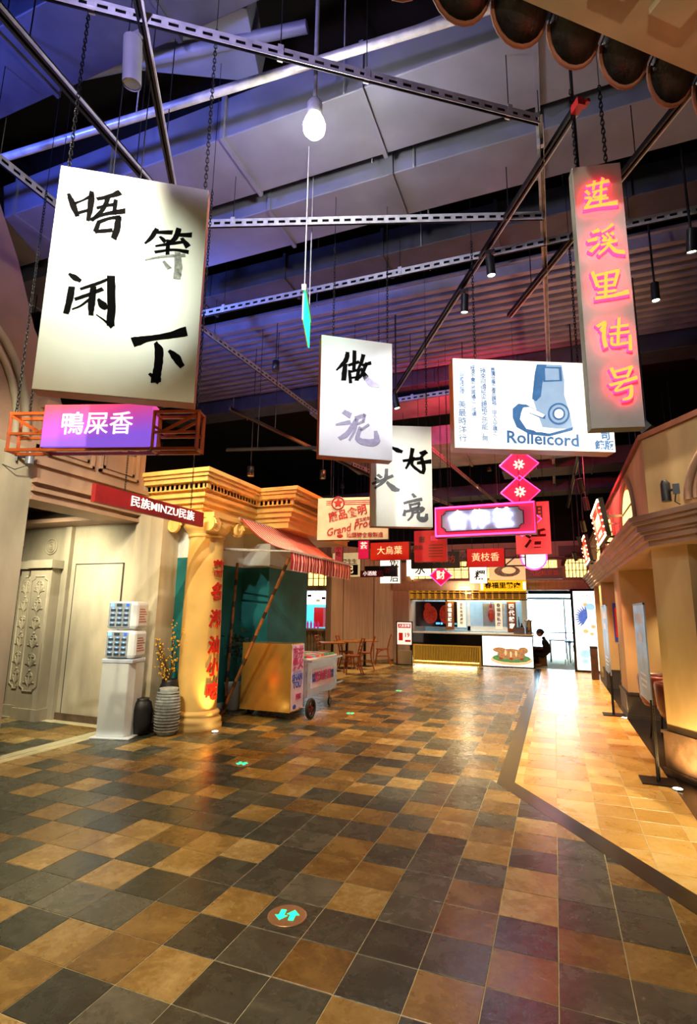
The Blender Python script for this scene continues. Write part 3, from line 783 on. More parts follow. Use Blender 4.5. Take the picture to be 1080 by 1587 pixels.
slot_bar((-3.8, 10.0), (-2.6, 15.2), 'slotted steel bar over the red tea signs', drops=(.1, .9), z=4.6)

def rail(p, q, label, z=ZF, w_=.05, drops=(.2, .8), edge='galv'):
    p, q = Vector((*p, z)), Vector((*q, z)); d = q - p; L = d.length
    t = thing('track_rail', label, 'lighting track', p, math.atan2(d.y, d.x), 'lighting track rails')
    MB().box((0, -w_ / 2, 0), (L, -w_ / 6, .045)).box((0, w_ / 6, 0), (L, w_ / 2, .045)).box((0, -w_ / 2, .03), (L, w_ / 2, .05)).build('rail', 'track_black' if z > 4.1 else 'black_deck', t)
    MB().box((0, -w_ / 2 - .012, 0), (L, -w_ / 2, .02)).build('edge_strip', edge, t)
    for s in drops: MB().tube([(L * s, 0, .04), (L * s, 0, wtop(t, L * s, 0, .04))], .005, 5).build('hanger_rod', 'track_black', t)
    return t
rail((.36, 3.78), (-2.5, 8.55), 'black lighting track slanting towards the white calligraphy signs')
r2 = rail((-2.05, 1.65), (-3.05, 3.3), 'black lighting track above the large green-white sign')
rail((-3.15, 1.6), (-3.25, 3.4), 'blue lit track rail beside the large grey spotlight', w_=.07)
rail((1.15, 3.9), (-.35, 6.6), 'black lighting track behind the red lettered sign')
rail((.62, 8.0), (.5, 16.2), 'lighting track over the yellow walkway', z=4.6)
rail((-4.1, 5.9), (-3.3, 11.0), 'thin lighting track above the orange cornice', z=4.35, w_=.03, edge='track_black')
rail((-4.6, 6.6), (-2.2, 7.2), 'dark conduit rail hung before the orange cornice', z=4.0, w_=.025, edge='black_deck')
# red end cap of the slanting track
o = MB().box((-.07, -.03, -.012), (.02, .03, .055)); t = thing('track_end_feed', 'red end feed on the slanting lighting track', 'track fitting', (.36, 3.78, ZF - .004), math.atan2(4.77, -2.86))
mat('red_plastic', '#c01818', .4, var=.1); o.build('housing', 'red_plastic', t); MB().box((-.09, -.06, 0), (-.03, -.03, .03)).build('tab', 'red_plastic', t)

# ---------------------------------------------------------------- lamps
mat('lamp_body', '#1b1c20', .4, metal=.2, var=.08); mat('lamp_grey', '#6e7079', .4, metal=.3, var=.1)
mat('lens_glow', '#fff6e0', .3, var=0, emit=18, ecol='#fff0d0')
mat('lens_off', '#55585f', .1, var=0)
def track_lamp(loc, target, label, energy=0, deg=40, color=WHITE, L=.2, r=.045, body='lamp_body', rise=None, glow=True, blend=.7):
    loc = Vector(loc); d = (Vector(target) - loc).normalized()
    t = thing('track_lamp', label, 'spotlight', loc, 0, 'cylindrical track spotlights')
    MB().tube([-d * L * .5, d * L * .5], r, 16).build('housing', body, t)
    MB().tube([d * L * .5, d * (L * .5 + .012)], [r, r * .98], 16, cap=False).build('rim', body, t)
    MB().disc(d * (L * .5 + .004), r * .82, d).build('lens', 'lens_glow' if (energy and glow) else 'lens_off', t)
    h = rise if rise is not None else .16
    h = min(h, roof(loc.x, loc.y, loc.z) - loc.z)
    MB().tube([(0, 0, 0), (0, 0, h)], .012, 8).build('stem', body, t); MB().box((-.05, -.02, h - .02), (.05, .02, h + .02)).build('adapter', body, t)
    if energy:
        s = spot('spot_light', d * (L * .5 + .03), d * 2, energy, deg, color, blend, r * .7); s.parent = t
    return t
def downlight(loc, label, energy=0, color=WARM, deg=70, top=7.4, r=.055, L=.16, body='lamp_body'):
    t = thing('downlight', label, 'spotlight', loc, 0, 'pendant cylinder downlights')
    MB().lathe([(r * .8, 0), (r, 0), (r, L), (.01, L + .005)], 18).build('housing', body, t)
    MB().disc((0, 0, .012), r * .8, (0, 0, -1)).build('lens', 'lens_glow', t)
    MB().tube([(0, 0, L), (0, 0, min(top, roof(loc[0], loc[1], loc[2])) - loc[2])], .006, 6).build('suspension_rod', 'track_black', t)
    if energy:
        s = spot('spot_light', (0, 0, -.03), (0, 0, -2), energy, deg, color, .8, .04); s.parent = t
    return t
# pendant bulb
t = thing('pendant_bulb', 'glowing frosted glass bulb hanging on a metal tube', 'lamp', (-1.85, 3.75, 6.0 - .27 + .05))
pb = at(487, 195, y=3.2); t.location = pb
mat('bulb_glow', '#fff6e6', .3, var=0, emit=25, ecol='#fff2dc'); mat('frosted', '#e8ece8', .35, var=0, emit=1.2, ecol='#e8ffe8')
MB().lathe([(.001, -.1), (.05, -.09), (.085, -.045), (.09, 0), (.075, .05), (.055, .09)], 24).build('globe', 'bulb_glow', t)
MB().lathe([(.055, .09), (.062, .1), (.062, .2), (.04, .24), (.02, .25)], 20).build('socket', 'galv', t)
MB().tube([(0, 0, .25), (0, 0, roof(pb.x, pb.y, pb.z) - pb.z)], .018, 10).build('suspension_tube', 'galv', t)
point('bulb_light', pb + Vector((0, 0, -.16)), 55, (1, .93, .82), .09)
# ================================================================ HANGING SIGNS
mat('sign_white', '#e9ecdf', .4, var=.03, scale=3)
mat('sign_pale', '#dfe0ea', .4, var=.06, scale=2.5)
mat('ink', '#060505', .8, var=.1, scale=40, spec=.05)
mat('ink_overexposed', '#9a94b4', .5, var=.1, scale=30)  # ink lightened: overexposure of the sign put into its colour
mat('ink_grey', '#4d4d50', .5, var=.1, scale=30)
mat('frame_orange', '#a84a16', .4, var=.12, scale=10)
mat('frame_dark', '#2a1a12', .5)
mat('box_white', '#fdf8ea', .5, var=0, emit=1.15, ecol='#fff6df')
mat('print_blue', '#4f86c6', .5, var=.15, scale=10, emit=.25, ecol='#5f9be0')
mat('print_pale', '#a9c6e6', .5, var=.1, emit=.5, ecol='#a9c8ea')
mat('neon_front', '#ff9a4a', .4, var=0, emit=2.2, ecol='#ff7a2a')
mat('neon_side', '#ff1030', .4, var=0, emit=9, ecol='#ff1838')
mat('neon_pink', '#ff5a8a', .4, var=0, emit=6, ecol='#ff2a6a')
mat('neon_white', '#ffffff', .4, var=0, emit=9, ecol='#cfe6ff')
mat('pink_panel', '#c63a66', .5, var=.05, emit=.25, ecol='#ff2a60')
mat('lavender_panel', '#b9b4d8', .4, var=.05)
mat('chain_black', '#101012', .4, metal=.6, var=.1)
mat('red_sign', '#8c1414', .5, var=.12, scale=6)
mat('red_glow', '#b01410', .5, var=.08, emit=.35, ecol='#e01a0a')
mat('text_white', '#fffaf0', .5, var=0, emit=.9, ecol='#fffaf0')
mat('text_cream', '#ffd9a0', .5, var=0, emit=.8, ecol='#ffd9a0')
mat('print_red', '#b02018', .5, var=.15)
mat('print_brown', '#5c3a20', .5, var=.15)
mat('cream_board', '#e2cf9a', .5, var=.08, emit=.4, ecol='#ffe2a0')
mat('green_exit', '#10e070', .4, var=0, emit=4, ecol='#10ff80')
mat('black_board', '#15110f', .5, var=.1)

CH_N = [0]
def chain(parent, x, z0, z1, y=.05, big=.03, name='chain'):
    tp = wtop(parent, x, y, z0); z1 = min(z1, tp - .05)
    b = MB(); L = big; k = 0; z = z0 + L * .6
    while z < z1:
        # oval link, alternately turned
        nrm = (1, 0, 0) if k % 2 else (0, 1, 0)
        a = Vector(nrm); side = Vector((0, 1, 0)) if k % 2 else Vector((1, 0, 0))
        pts = []
        n = 8; R0 = L * .32; hs = L * .33
        vs = []; fs = []; r = L * .11; m_ = 4
        for i in range(n):
            tt = 2 * math.pi * i / n
            c = side * (R0 * math.cos(tt)) + Vector((0, 0, 1)) * (R0 * math.sin(tt) + (hs if math.sin(tt) > 0.01 else -hs))
            d = side * math.cos(tt) + Vector((0, 0, 1)) * math.sin(tt)
            for q in range(m_):
                u = 2 * math.pi * q / m_ + .78
                vs.append(Vector((x, y, z)) + c + d * r * math.cos(u) + a * r * math.sin(u))
        for i in range(n):
            for q in range(m_): fs.append((i * m_ + q, ((i + 1) % n) * m_ + q, ((i + 1) % n) * m_ + (q + 1) % m_, i * m_ + (q + 1) % m_))
        b.add(vs, fs, True); z += L * .98; k += 1
    o = b.build(name, 'chain_black', parent)
    MB().tube([(x, y, z - L), (x, y, tp)], .003, 5).build('hanging_wire', 'track_black', parent)
    return o
def cable(parent, x, z0, z1, y=.05, r=.004, name='hanging_wire'):
    z1 = wtop(parent, x, y, z0)
    return MB().tube([(x, y, z0), (x, y, z1)], r, 6).build(name, 'track_black', parent)

def box_sign(name, label, bl, ang, w_, h_, t_, face, frame, cat='sign', lip=.018, group=None, inset=.012):
    """a framed box sign: empty at the lower left corner of its front, x along the face, y into the box"""
    t = thing(name, label, cat, bl, R(ang), group)
    f = MB()
    f.box((0, .004, 0), (w_, t_, lip)).box((0, .004, h_ - lip), (w_, t_, h_)).box((0, .004, lip), (lip, t_, h_ - lip)).box((w_ - lip, .004, lip), (w_, t_, h_ - lip))
    f.build('frame', frame, t)
    MB().box((lip, .03, lip), (w_ - lip, t_ - .01, h_ - lip)).build('core', frame, t)
    MB().box((inset * .2, -.006, inset * .2), (w_ - inset * .2, .004, h_ - inset * .2)).build('face', face, t)
    return t
def conv_for(bl, ang, x0, y0, s):
    bl = Vector(bl); a = R(ang); d = Vector((math.cos(a), math.sin(a), 0)); n = Vector((math.sin(a), -math.cos(a), 0))
    def f(x, y):
        p = hit(x0 + x / s, y0 + y / s, bl, n) - bl
        return (p.dot(d), p.z)
    return f
def brush(t, bl, ang, crop, strokes, m, y0=-.010, y1=-.005, seed=1, name='lettering', rough=.1, wk=1.3, cells=None):
    x0, y0c, s = crop; cv = conv_for(bl, ang, x0, y0c, s)
    xa, za = cv(*strokes[0][0][:2]); xb, zb = cv(strokes[0][0][0] + 10, strokes[0][0][1])
    sc_ = math.hypot(xb - xa, zb - za) / 10 * wk
    pts = [(sum(p[0] for p in s_) / len(s_), sum(p[1] for p in s_) / len(s_)) for s_ in strokes]
    if cells is None: groups = [list(range(len(strokes)))]
    else:
        groups = [[] for _ in cells]
        for i, (x, y) in enumerate(pts): groups[min(range(len(cells)), key=lambda k: (x - cells[k][0]) ** 2 + (y - cells[k][1]) ** 2)].append(i)
    for g_ in groups:
        if g_: brush_mesh([strokes[i] for i in g_], cv, sc_, y0, y1, seed, rough).build(name, m, t)

# --- 1. large four-character sign
BL, AN = (-2.896, 2.107, 2.911), 33
t = box_sign('hanging_sign', 'large pale green sign with four bold black brush characters', BL, AN, .952, 1.577, .11, 'sign_white', 'frame_orange', 'sign', lip=.03)
MB().box((.03, .012, .004), (.92, .03, .014)).box((.03, .085, .004), (.92, .1, .014)).build('bottom_trim', 'frame_orange', t)
crop = (30, 250, 3.484)
brush(t, BL, AN, crop, [
 [(268, 183, 16), (292, 240, 28), (312, 296, 18)], [(305, 288, 14), (372, 268, 12)], [(393, 172, 20), (388, 235, 28), (372, 322, 14)], [(300, 232, 12), (345, 215, 8), (392, 190, 18)],
 [(425, 208, 16), (490, 192, 18), (536, 176, 28)], [(478, 205, 20), (452, 265, 18), (395, 322, 16)], [(425, 256, 14), (470, 244, 14), (522, 236, 18)], [(522, 215, 18), (512, 285, 20)], [(390, 318, 14), (470, 288, 16), (566, 274, 26)],
 [(432, 330, 18), (414, 378, 22)], [(428, 334, 18), (490, 312, 14), (542, 308, 24)], [(536, 308, 26), (528, 370, 28), (512, 416, 26)], [(414, 384, 18), (500, 376, 18)],
 [(742, 372, 20), (712, 418, 18), (680, 446, 8)], [(742, 388, 14), (822, 388, 20)], [(762, 412, 12), (784, 434, 20)], [(862, 368, 24), (842, 420, 22), (800, 452, 12)], [(862, 402, 16), (924, 402, 24)], [(880, 424, 16), (906, 458, 28)],
 [(735, 462, 8), (800, 452, 14), (880, 440, 14)], [(806, 430, 18), (800, 505, 18)], [(735, 494, 14), (830, 482, 12), (912, 494, 20)],
 [(272, 613, 12), (302, 632, 26), (328, 648, 16)], [(284, 688, 26), (272, 760, 26), (256, 816, 22)], [(335, 692, 12), (410, 668, 14), (482, 640, 12)], [(496, 634, 34), (499, 760, 34), (494, 880, 32)], [(498, 894, 18), (460, 862, 8), (418, 832, 4)],
 [(302, 748, 14), (380, 722, 16), (448, 694, 18)], [(402, 688, 24), (392, 760, 30), (388, 826, 20)], [(384, 745, 10), (330, 785, 8), (288, 802, 6)], [(428, 750, 12), (452, 780, 36), (470, 798, 20)],
 [(624, 978, 46), (700, 960, 26), (800, 946, 28), (890, 924, 42)], [(738, 986, 18), (756, 1030, 38), (748, 1120, 34), (738, 1182, 42)], [(704, 1150, 12), (748, 1184, 30)], [(812, 1028, 14), (846, 1062, 36), (878, 1108, 24)]], 'ink', seed=3, cells=[(420, 290), (810, 440), (390, 740), (760, 1050)])
brush(t, BL, AN, crop, [[(682, 536, 6), (780, 518, 10), (892, 512, 14)], [(856, 506, 26), (858, 570, 34), (852, 636, 30)], [(782, 548, 12), (806, 578, 20)]], mat('ink_glare', '#8f9086', .6, var=.4, scale=30), seed=4)  # paler strokes: glare on the lit sign painted as ink colour
for x in (.03, .92): chain(t, x, 1.577, 3.0, .05, .034)
for x in (.3, .48): cable(t, x, 1.577, 3.6, .08)
# --- 2. purple tea sign in an open orange truss frame
BL, AN = Vector((-4.026, 2.777, 2.824)), 17.2
t = thing('truss_sign', 'purple tea sign held in an open orange truss frame', 'sign', BL, R(AN))
W_, H_ = 1.573, .328; f = MB()
for y in (0, .12):
    for z in (.012, H_ - .012): f.bar((0, y, z), (W_, y, z), .024)
    for x in (.012, .30, 1.2, W_ - .012): f.bar((x, y, 0), (x, y, H_), .024)
    f.bar((0, y, H_ * .45), (.32, y, H_ * .45), .02); f.bar((1.2, y, H_ * .45), (W_, y, H_ * .45), .02)
    f.bar((.02, y, H_ - .03), (.26, y, H_ * .47), .02); f.bar((.26, y, H_ * .47), (.34, y, H_ * .62), .02)
    f.bar((W_ - .02, y, H_ - .03), (1.28, y, H_ * .47), .02); f.bar((1.28, y, H_ * .47), (1.2, y, H_ * .62), .02)
for x in (.012, W_ - .012, .30, 1.2):
    for z in (.012, H_ - .012): f.bar((x, 0, z), (x, .12, z), .02)
f.build('truss_frame', 'frame_orange', t)
m = bpy.data.materials.new('purple_face'); m.use_nodes = True; nt = m.node_tree; b = nt.nodes['Principled BSDF']
tc = nt.nodes.new('ShaderNodeTexCoord'); sp = nt.nodes.new('ShaderNodeSeparateXYZ'); nt.links.new(tc.outputs['Generated'], sp.inputs[0])
ad = nt.nodes.new('ShaderNodeMath'); ad.operation = 'MULTIPLY_ADD'; ad.inputs[1].default_value = -.35; nt.links.new(sp.outputs['X'], ad.inputs[0]); nt.links.new(sp.outputs['Z'], ad.inputs[2])
rp_ = nt.nodes.new('ShaderNodeValToRGB'); e = rp_.color_ramp.elements; e[0].position = -.0; e[0].color = (*lin('#7a50c8'), 1); e[1].position = .9; e[1].color = (*lin('#d83a4c'), 1); q = e.new(.35); q.color = (*lin('#a046a8'), 1)
nt.links.new(ad.outputs[0], rp_.inputs[0]); nt.links.new(rp_.outputs[0], b.inputs['Base Color']); nt.links.new(rp_.outputs[0], b.inputs['Emission Color']); b.inputs['Emission Strength'].default_value = .55
MATS['purple_face'] = m
MB().box((.305, -.025, .03), (1.195, .09, H_ + .05)).build('face', 'purple_face', t)
text('鴨屎香', .2, 'text_white', t, .75, .205, y=-.028, bold=.004, sx=1.0)
chain(t, .05, H_, 2.4, .0, .03); chain(t, W_ - .05, H_, 2.4, .06, .03); chain(t, .12, H_, 2.4, .06, .03)
# --- 3. two-character sign
BL, AN = (-2.015, 4.385, 3.059), 34
t = box_sign('hanging_sign', 'white and lavender sign with two stacked brush characters', BL, AN, .733, 1.244, .13, 'sign_pale', 'frame_orange', lip=.03)
crop = (470, 500, 4.67)
brush(t, BL, AN, crop, [
 [(318, 218, 20), (306, 275, 26), (240, 345, 8)], [(302, 312, 26), (290, 410, 28)], [(325, 312, 14), (400, 286, 18)], [(368, 215, 22), (365, 342, 20)], [(332, 350, 16), (340, 435, 18)], [(340, 358, 12), (405, 342, 14)], [(400, 345, 18), (386, 415, 22)], [(345, 402, 12), (392, 396, 12)],
 [(432, 240, 24), (415, 300, 18), (385, 350, 8)], [(425, 312, 12), (486, 294, 20)], [(455, 300, 18), (420, 380, 18), (392, 412, 8)], [(415, 335, 14), (450, 398, 32)]], 'ink', seed=5)
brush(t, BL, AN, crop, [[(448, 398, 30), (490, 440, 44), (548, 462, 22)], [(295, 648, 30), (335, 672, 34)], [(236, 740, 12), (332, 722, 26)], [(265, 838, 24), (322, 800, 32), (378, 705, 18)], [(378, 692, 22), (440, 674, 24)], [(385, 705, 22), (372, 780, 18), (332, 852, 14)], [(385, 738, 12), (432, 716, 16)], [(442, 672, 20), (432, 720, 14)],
 [(470, 740, 16), (410, 782, 16)], [(412, 760, 22), (392, 840, 34), (450, 868, 40), (526, 862, 44), (522, 790, 22)]], 'ink_overexposed', seed=6, wk=1.12, cells=[(500, 440), (390, 760)])
for x in (.13, .7): chain(t, x, 1.244, 2.3, .06, .032)
# --- 4. three-character sign
BL, AN = (-2.037, 5.992, 2.623), 24
t = box_sign('hanging_sign', 'cream white sign with three grey brush characters', BL, AN, .768, 1.295, .13, 'sign_white', 'frame_orange', lip=.02)
brush(t, BL, AN, crop, [
 [(788, 922, 24), (772, 1000, 20), (742, 1056, 12)], [(800, 978, 20), (786, 1030, 16), (850, 1085, 18)], [(722, 1002, 16), (800, 990, 16), (852, 984, 20)], [(846, 948, 18), (886, 936, 24)], [(886, 940, 18), (850, 978, 14)], [(854, 980, 18), (872, 1050, 22), (864, 1094, 18)], [(828, 1018, 16), (920, 1006, 26)],
 [(640, 905, 14), (680, 925, 26), (712, 936, 18)]], 'ink', seed=7, cells=[(820, 1000), (680, 920)])
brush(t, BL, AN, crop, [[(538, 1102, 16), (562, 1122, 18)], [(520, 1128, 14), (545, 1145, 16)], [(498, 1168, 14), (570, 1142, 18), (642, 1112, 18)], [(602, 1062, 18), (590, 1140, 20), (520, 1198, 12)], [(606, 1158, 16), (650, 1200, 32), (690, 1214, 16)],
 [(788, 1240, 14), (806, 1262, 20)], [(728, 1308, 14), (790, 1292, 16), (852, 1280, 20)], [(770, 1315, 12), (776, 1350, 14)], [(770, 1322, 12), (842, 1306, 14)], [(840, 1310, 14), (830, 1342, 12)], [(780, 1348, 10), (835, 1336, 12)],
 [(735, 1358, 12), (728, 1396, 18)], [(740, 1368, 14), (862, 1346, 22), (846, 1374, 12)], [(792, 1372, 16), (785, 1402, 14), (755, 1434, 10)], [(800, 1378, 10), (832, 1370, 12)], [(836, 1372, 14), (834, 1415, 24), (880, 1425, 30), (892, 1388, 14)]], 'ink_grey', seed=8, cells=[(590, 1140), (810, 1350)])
for x in (.1, .72): chain(t, x, 1.295, 2.7, .06, .036)
# --- 5. camera advertisement light box
BL, AN = Vector((-.803, 4.84, 3.147)), 24
t = box_sign('light_box', 'wide white light box with blue camera advertisement', BL, AN, 1.569, .914, .16, 'box_white', 'frame_orange', lip=.03)
crop = (690, 540, 4.0); cv = conv_for(BL, AN, *crop)
def prt(pts, m, name='print', y=-.0075, parent=t, cv_=None):
    cv2 = cv_ or cv; b = MB(); P = [cv2(*p) for p in pts]
    b.extr([(p[0], p[1]) for p in P], 'y', y, y + .002); return b.build(name, m, parent)
prt([(570, 100), (720, 105), (735, 200), (735, 290), (770, 400), (790, 500), (700, 500), (600, 490), (545, 330), (560, 160)], 'print_pale')
prt([(565, 100), (625, 104), (600, 215), (590, 300), (560, 330), (535, 315), (552, 155)], 'print_blue', y=-.009)
prt([(600, 115), (715, 118), (722, 205), (605, 210)], 'print_blue', y=-.0095)
prt([(615, 125), (700, 128), (705, 198), (618, 200)], 'print_pale', y=-.0105)
prt([(415, 375), (450, 345), (500, 350), (620, 415), (615, 440), (580, 430), (500, 395), (470, 400), (460, 440), (500, 500), (640, 530), (790, 490), (785, 510), (640, 548), (520, 535), (440, 490), (415, 430)], 'print_blue', y=-.0098)
prt([(480, 370), (520, 365), (615, 415), (600, 430), (520, 400), (490, 400), (520, 470), (600, 505), (640, 520), (560, 520), (480, 460), (465, 410)], 'box_white', y=-.0112, name='print')
for rr, mm, yy in ((68, 'print_blue', -.0115), (56, 'print_pale', -.0125), (40, 'print_blue', -.0135), (28, 'box_white', -.0145)):
    prt([(700 + rr * math.cos(a), 408 + rr * math.sin(a)) for a in [2 * math.pi * k / 24 for k in range(24)]], mm, y=yy)
def txt_at(body, px, py, hpx, m, parent=None, vertical=False, cv_=None, **kw):
    x, z = (cv_ or cv)(px, py); x2, z2 = (cv_ or cv)(px, py + 10); s = abs(z2 - z) / 10
    return text('\n'.join(body) if vertical else body, hpx * s * 1.08, m, parent or t, x, z, y=-.009, **kw)
txt_at('Rolleicord', 602, 565, 98, 'print_blue', bold=.018, rot=R(-1.5), sx=1.0)
txt_at('售價低廉之產品鏡箱，由人人定購之', 300, 330, 27, 'print_blue', vertical=True, line=.9)
txt_at('祿來可得反光鏡箱之功能，無', 238, 350, 36, 'print_blue', vertical=True, line=.9)
txt_at('經濟不費力而再攝之，成績', 172, 265, 27, 'print_blue', vertical=True, line=.9)
txt_at('中國總經理', 100, 220, 27, 'print_blue', vertical=True, line=.9)
txt_at('美最時洋行', 105, 455, 46, 'print_blue', vertical=True, line=1.05)
txt_at('司', 990, 545, 56, 'print_blue', bold=.03); txt_at('鏡版', 985, 605, 54, 'print_blue', bold=.03)
for x in (.25, 1.3): chain(t, x, .914, 2.3, .08, .034)
# --- 6. tall sign with red glowing characters
BL, AN = (.297, 3.744, 2.838), 12.2
t = box_sign('hanging_sign', 'tall narrow grey sign with five glowing red characters', BL, AN, .338, 2.042, .09, mat('sign_grey', '#c4c8c8', .5, var=.14, scale=3), mat('sign_grey_edge', '#8a8478', .6, var=.2))
crop = (860, 230, 3.527)
lianxi = [
 [(165, 232, 14), (220, 218, 14), (278, 204, 20)], [(205, 205, 14), (200, 248, 14)], [(252, 190, 16), (240, 238, 14)], [(198, 264, 12), (270, 246, 14)], [(216, 262, 12), (202, 292, 12), (266, 282, 14)], [(242, 236, 14), (238, 322, 14)], [(192, 310, 12), (278, 296, 14)], [(160, 258, 18), (178, 276, 14)], [(158, 296, 14), (186, 300, 18), (162, 342, 16)], [(154, 350, 18), (230, 336, 18), (322, 322, 28)],
 [(196, 482, 16), (228, 470, 26)], [(172, 530, 14), (216, 516, 24)], [(188, 582, 22), (228, 545, 14)], [(245, 480, 12), (270, 466, 12), (300, 442, 20)], [(248, 500, 12), (262, 510, 12)], [(272, 488, 12), (282, 502, 12)], [(296, 484, 16), (308, 496, 12)], [(270, 510, 12), (250, 528, 12), (300, 520, 12)], [(245, 550, 12), (328, 526, 16)], [(290, 510, 14), (278, 555, 14), (232, 598, 14)], [(286, 548, 14), (320, 582, 22), (362, 588, 24)],
 [(195, 698, 20), (222, 772, 18)], [(205, 718, 14), (270, 702, 16), (334, 688, 20)], [(334, 690, 20), (312, 768, 16)], [(230, 748, 12), (312, 736, 12)], [(226, 778, 12), (316, 766, 14)], [(268, 705, 16), (266, 830, 18)], [(222, 810, 14), (322, 796, 16)], [(212, 838, 20), (300, 826, 18), (384, 804, 30)],
 [(222, 990, 20), (262, 968, 16), (240, 1008, 12)], [(240, 1010, 12), (262, 1030, 14)], [(262, 972, 18), (256, 1050, 20), (268, 1100, 22)], [(295, 998, 12), (385, 984, 16)], [(338, 948, 16), (332, 1080, 16)], [(288, 1034, 12), (390, 1020, 16)], [(300, 1050, 14), (304, 1090, 14), (388, 1078, 14)], [(398, 1040, 16), (400, 1118, 18)],
 [(296, 1218, 18), (320, 1268, 16)], [(308, 1238, 14), (360, 1224, 14), (406, 1210, 20)], [(404, 1214, 18), (382, 1262, 14)], [(325, 1268, 12), (388, 1256, 12)], [(290, 1308, 16), (360, 1290, 16), (430, 1268, 22)], [(352, 1300, 12), (318, 1340, 12), (405, 1314, 14)], [(405, 1314, 16), (400, 1370, 20), (362, 1386, 12)]]
brush(t, BL, AN, crop, lianxi, 'neon_front', -.046, -.042, 9, 'lettering_front', rough=.05, wk=1.0, cells=[(240, 270), (265, 520), (275, 765), (310, 1035), (360, 1300)])
brush(t, BL, AN, crop, lianxi, 'neon_side', -.042, -.012, 9, 'lettering_side', rough=.05, wk=1.35, cells=[(240, 270), (265, 520), (275, 765), (310, 1035), (360, 1300)])
for x in (.05, .26): chain(t, x, 2.042, 2.8, .05, .04)
cable(t, .06, 2.042, 4.5, .05, .012, 'power_cable')
# --- 7. neon sign with clipped corners
BL, AN = (-1.64, 7.874, 2.714), -3.6
t = box_sign('neon_sign', 'pink outlined neon sign with three glowing white characters', BL, AN, 1.468, .471, .14, 'pink_panel', 'frame_dark')
def loop(pts, r, m, name, y=-.02): return MB().tube([(p[0], y, p[1]) for p in pts + pts[:1]], r, 6).build(name, m, t)
loop([(.02, .02), (1.448, .02), (1.448, .451), (.02, .451)], .014, 'neon_pink', 'neon_border')
n = .06; a0, a1, b0, b1 = .11, 1.30, .085, .40
clp = [(a0 + n, b0), (a1 - n, b0), (a1 - n, b0 + n * .5), (a1 - n * .4, b0 + n), (a1, b0 + n), (a1, b1 - n), (a1 - n * .4, b1 - n), (a1 - n, b1 - n * .5), (a1 - n, b1), (a0 + n, b1), (a0 + n, b1 - n * .5), (a0 + n * .4, b1 - n), (a0, b1 - n), (a0, b0 + n), (a0 + n * .4, b0 + n), (a0 + n, b0 + n * .5)]
MB().extr(clp, 'y', -.012, -.006).build('inner_panel', 'lavender_panel', t); loop(clp, .008, 'frame_dark', 'inner_border', -.014)
for ch, x in (('合', .36), ('作', .68), ('社', 1.02)): text(ch, .28, 'neon_white', t, x, .235, y=-.03, bold=.03, depth=.008)
for x in (.2, 1.25): chain(t, x, .471, 2.4, .07, .03)
# --- 8. retro product sign
BL, AN = Vector((-3.523, 7.686, 2.721)), 10.1
t = box_sign('hanging_sign', 'cream retro grocery sign printed with red emblem and script', BL, AN, 1.159, .692, .12, mat('cream_sign', '#e4d9c4', .5, var=.08), 'frame_dark')
text('康品食明', .17, 'print_red', t, .5, .42, y=-.0075, bold=.02, rot=R(12), sx=.95); text('成立紀念品', .06, 'print_red', t, .78, .33, y=-.0075, rot=R(10), bold=.01)
text('Grand Product', .17, 'print_red', t, .62, .215, y=-.0075, shear=.35, bold=.012, rot=R(13), sx=.95)
b = MB(); b.torus((.34, -.006, .6), .1, .012, (0, 1, 0)); b.build('emblem_ring', 'print_red', t)
b = MB(); pts = []
for k in range(10): a = math.pi / 2 + k * math.pi / 5; pts.append((.34 + (.085 if k % 2 == 0 else .045) * math.cos(a), .6 + (.085 if k % 2 == 0 else .045) * math.sin(a)))
b.extr(pts, 'y', -.009, -.006); b.build('emblem', 'print_red', t)
for z in (.63, .6, .57): MB().box((.14, -.008, z), (.24, -.006, z + .012)).box((.45, -.008, z), (1.1, -.006, z + .012)).build('stripe', 'print_red', t)
b = MB(); b.sphere((.38, -.004, .06), .035, sc=(1.6, .15, 1)); b.build('seal', 'print_red', t)
text('汕頭糖食廠製造', .085, 'print_red', t, .78, .07, y=-.0075, bold=.01)
for x in (.2, 1.0): chain(t, x, .692, 2.3, .06, .03)
# --- MINZU sign along the left fronts
BL, AN = Vector((-4.436, 4.064, 2.697)), 88.4
t = box_sign('hanging_sign', 'long narrow red sign with white lettering along the left entrance', BL, AN, 1.791, .198, .05, 'red_sign', 'red_sign', lip=.01)
text('民族MINZU民族', .135, 'text_white', t, 1.04, .1, y=-.009, bold=.003, sx=1.15)
chain(t, .42, .198, 3.6, .025, .028); chain(t, 1.55, .198, 3.6, .025, .028)

# --- smaller signs deeper in the hall, facing the entrance
def quad_sign(name, label, x0, y0, x1, y1, Y, t_, face, frame, cat='sign', ang=0, lip=.012, hang='chain', top=4.9, group=None, n=2):
    """sign whose front covers the photo pixels (x0,y0)-(x1,y1) at distance Y"""
    a, c = at(x0, y1, y=Y), at(x1, y1, y=Y); b = at(x0, y0, y=Y)
    w_ = (c - a).length; h_ = b.z - a.z
    t = box_sign(name, label, (a.x, Y, min(a.z, c.z)), ang, w_, h_, t_, face, frame, cat, lip, group)
    for k in range(n):
        x = w_ * (.15 + .7 * k / max(1, n - 1)) if n > 1 else w_ / 2
        if hang == 'chain': chain(t, x, h_, top - a.z, t_ / 2, .03)
        elif hang == 'wire': cable(t, x, h_, top - a.z, t_ / 2)
    return t, w_, h_
t, w_, h_ = quad_sign('tea_sign', 'red tea sign lettered in cream beside the red poster sign', 574, 840, 634, 867, 9.6, .1, 'red_glow', 'red_sign', top=5.0, hang='wire'); text('大烏葉', h_ * .5, 'text_cream', t, w_ * .5, h_ * .5, y=-.009)
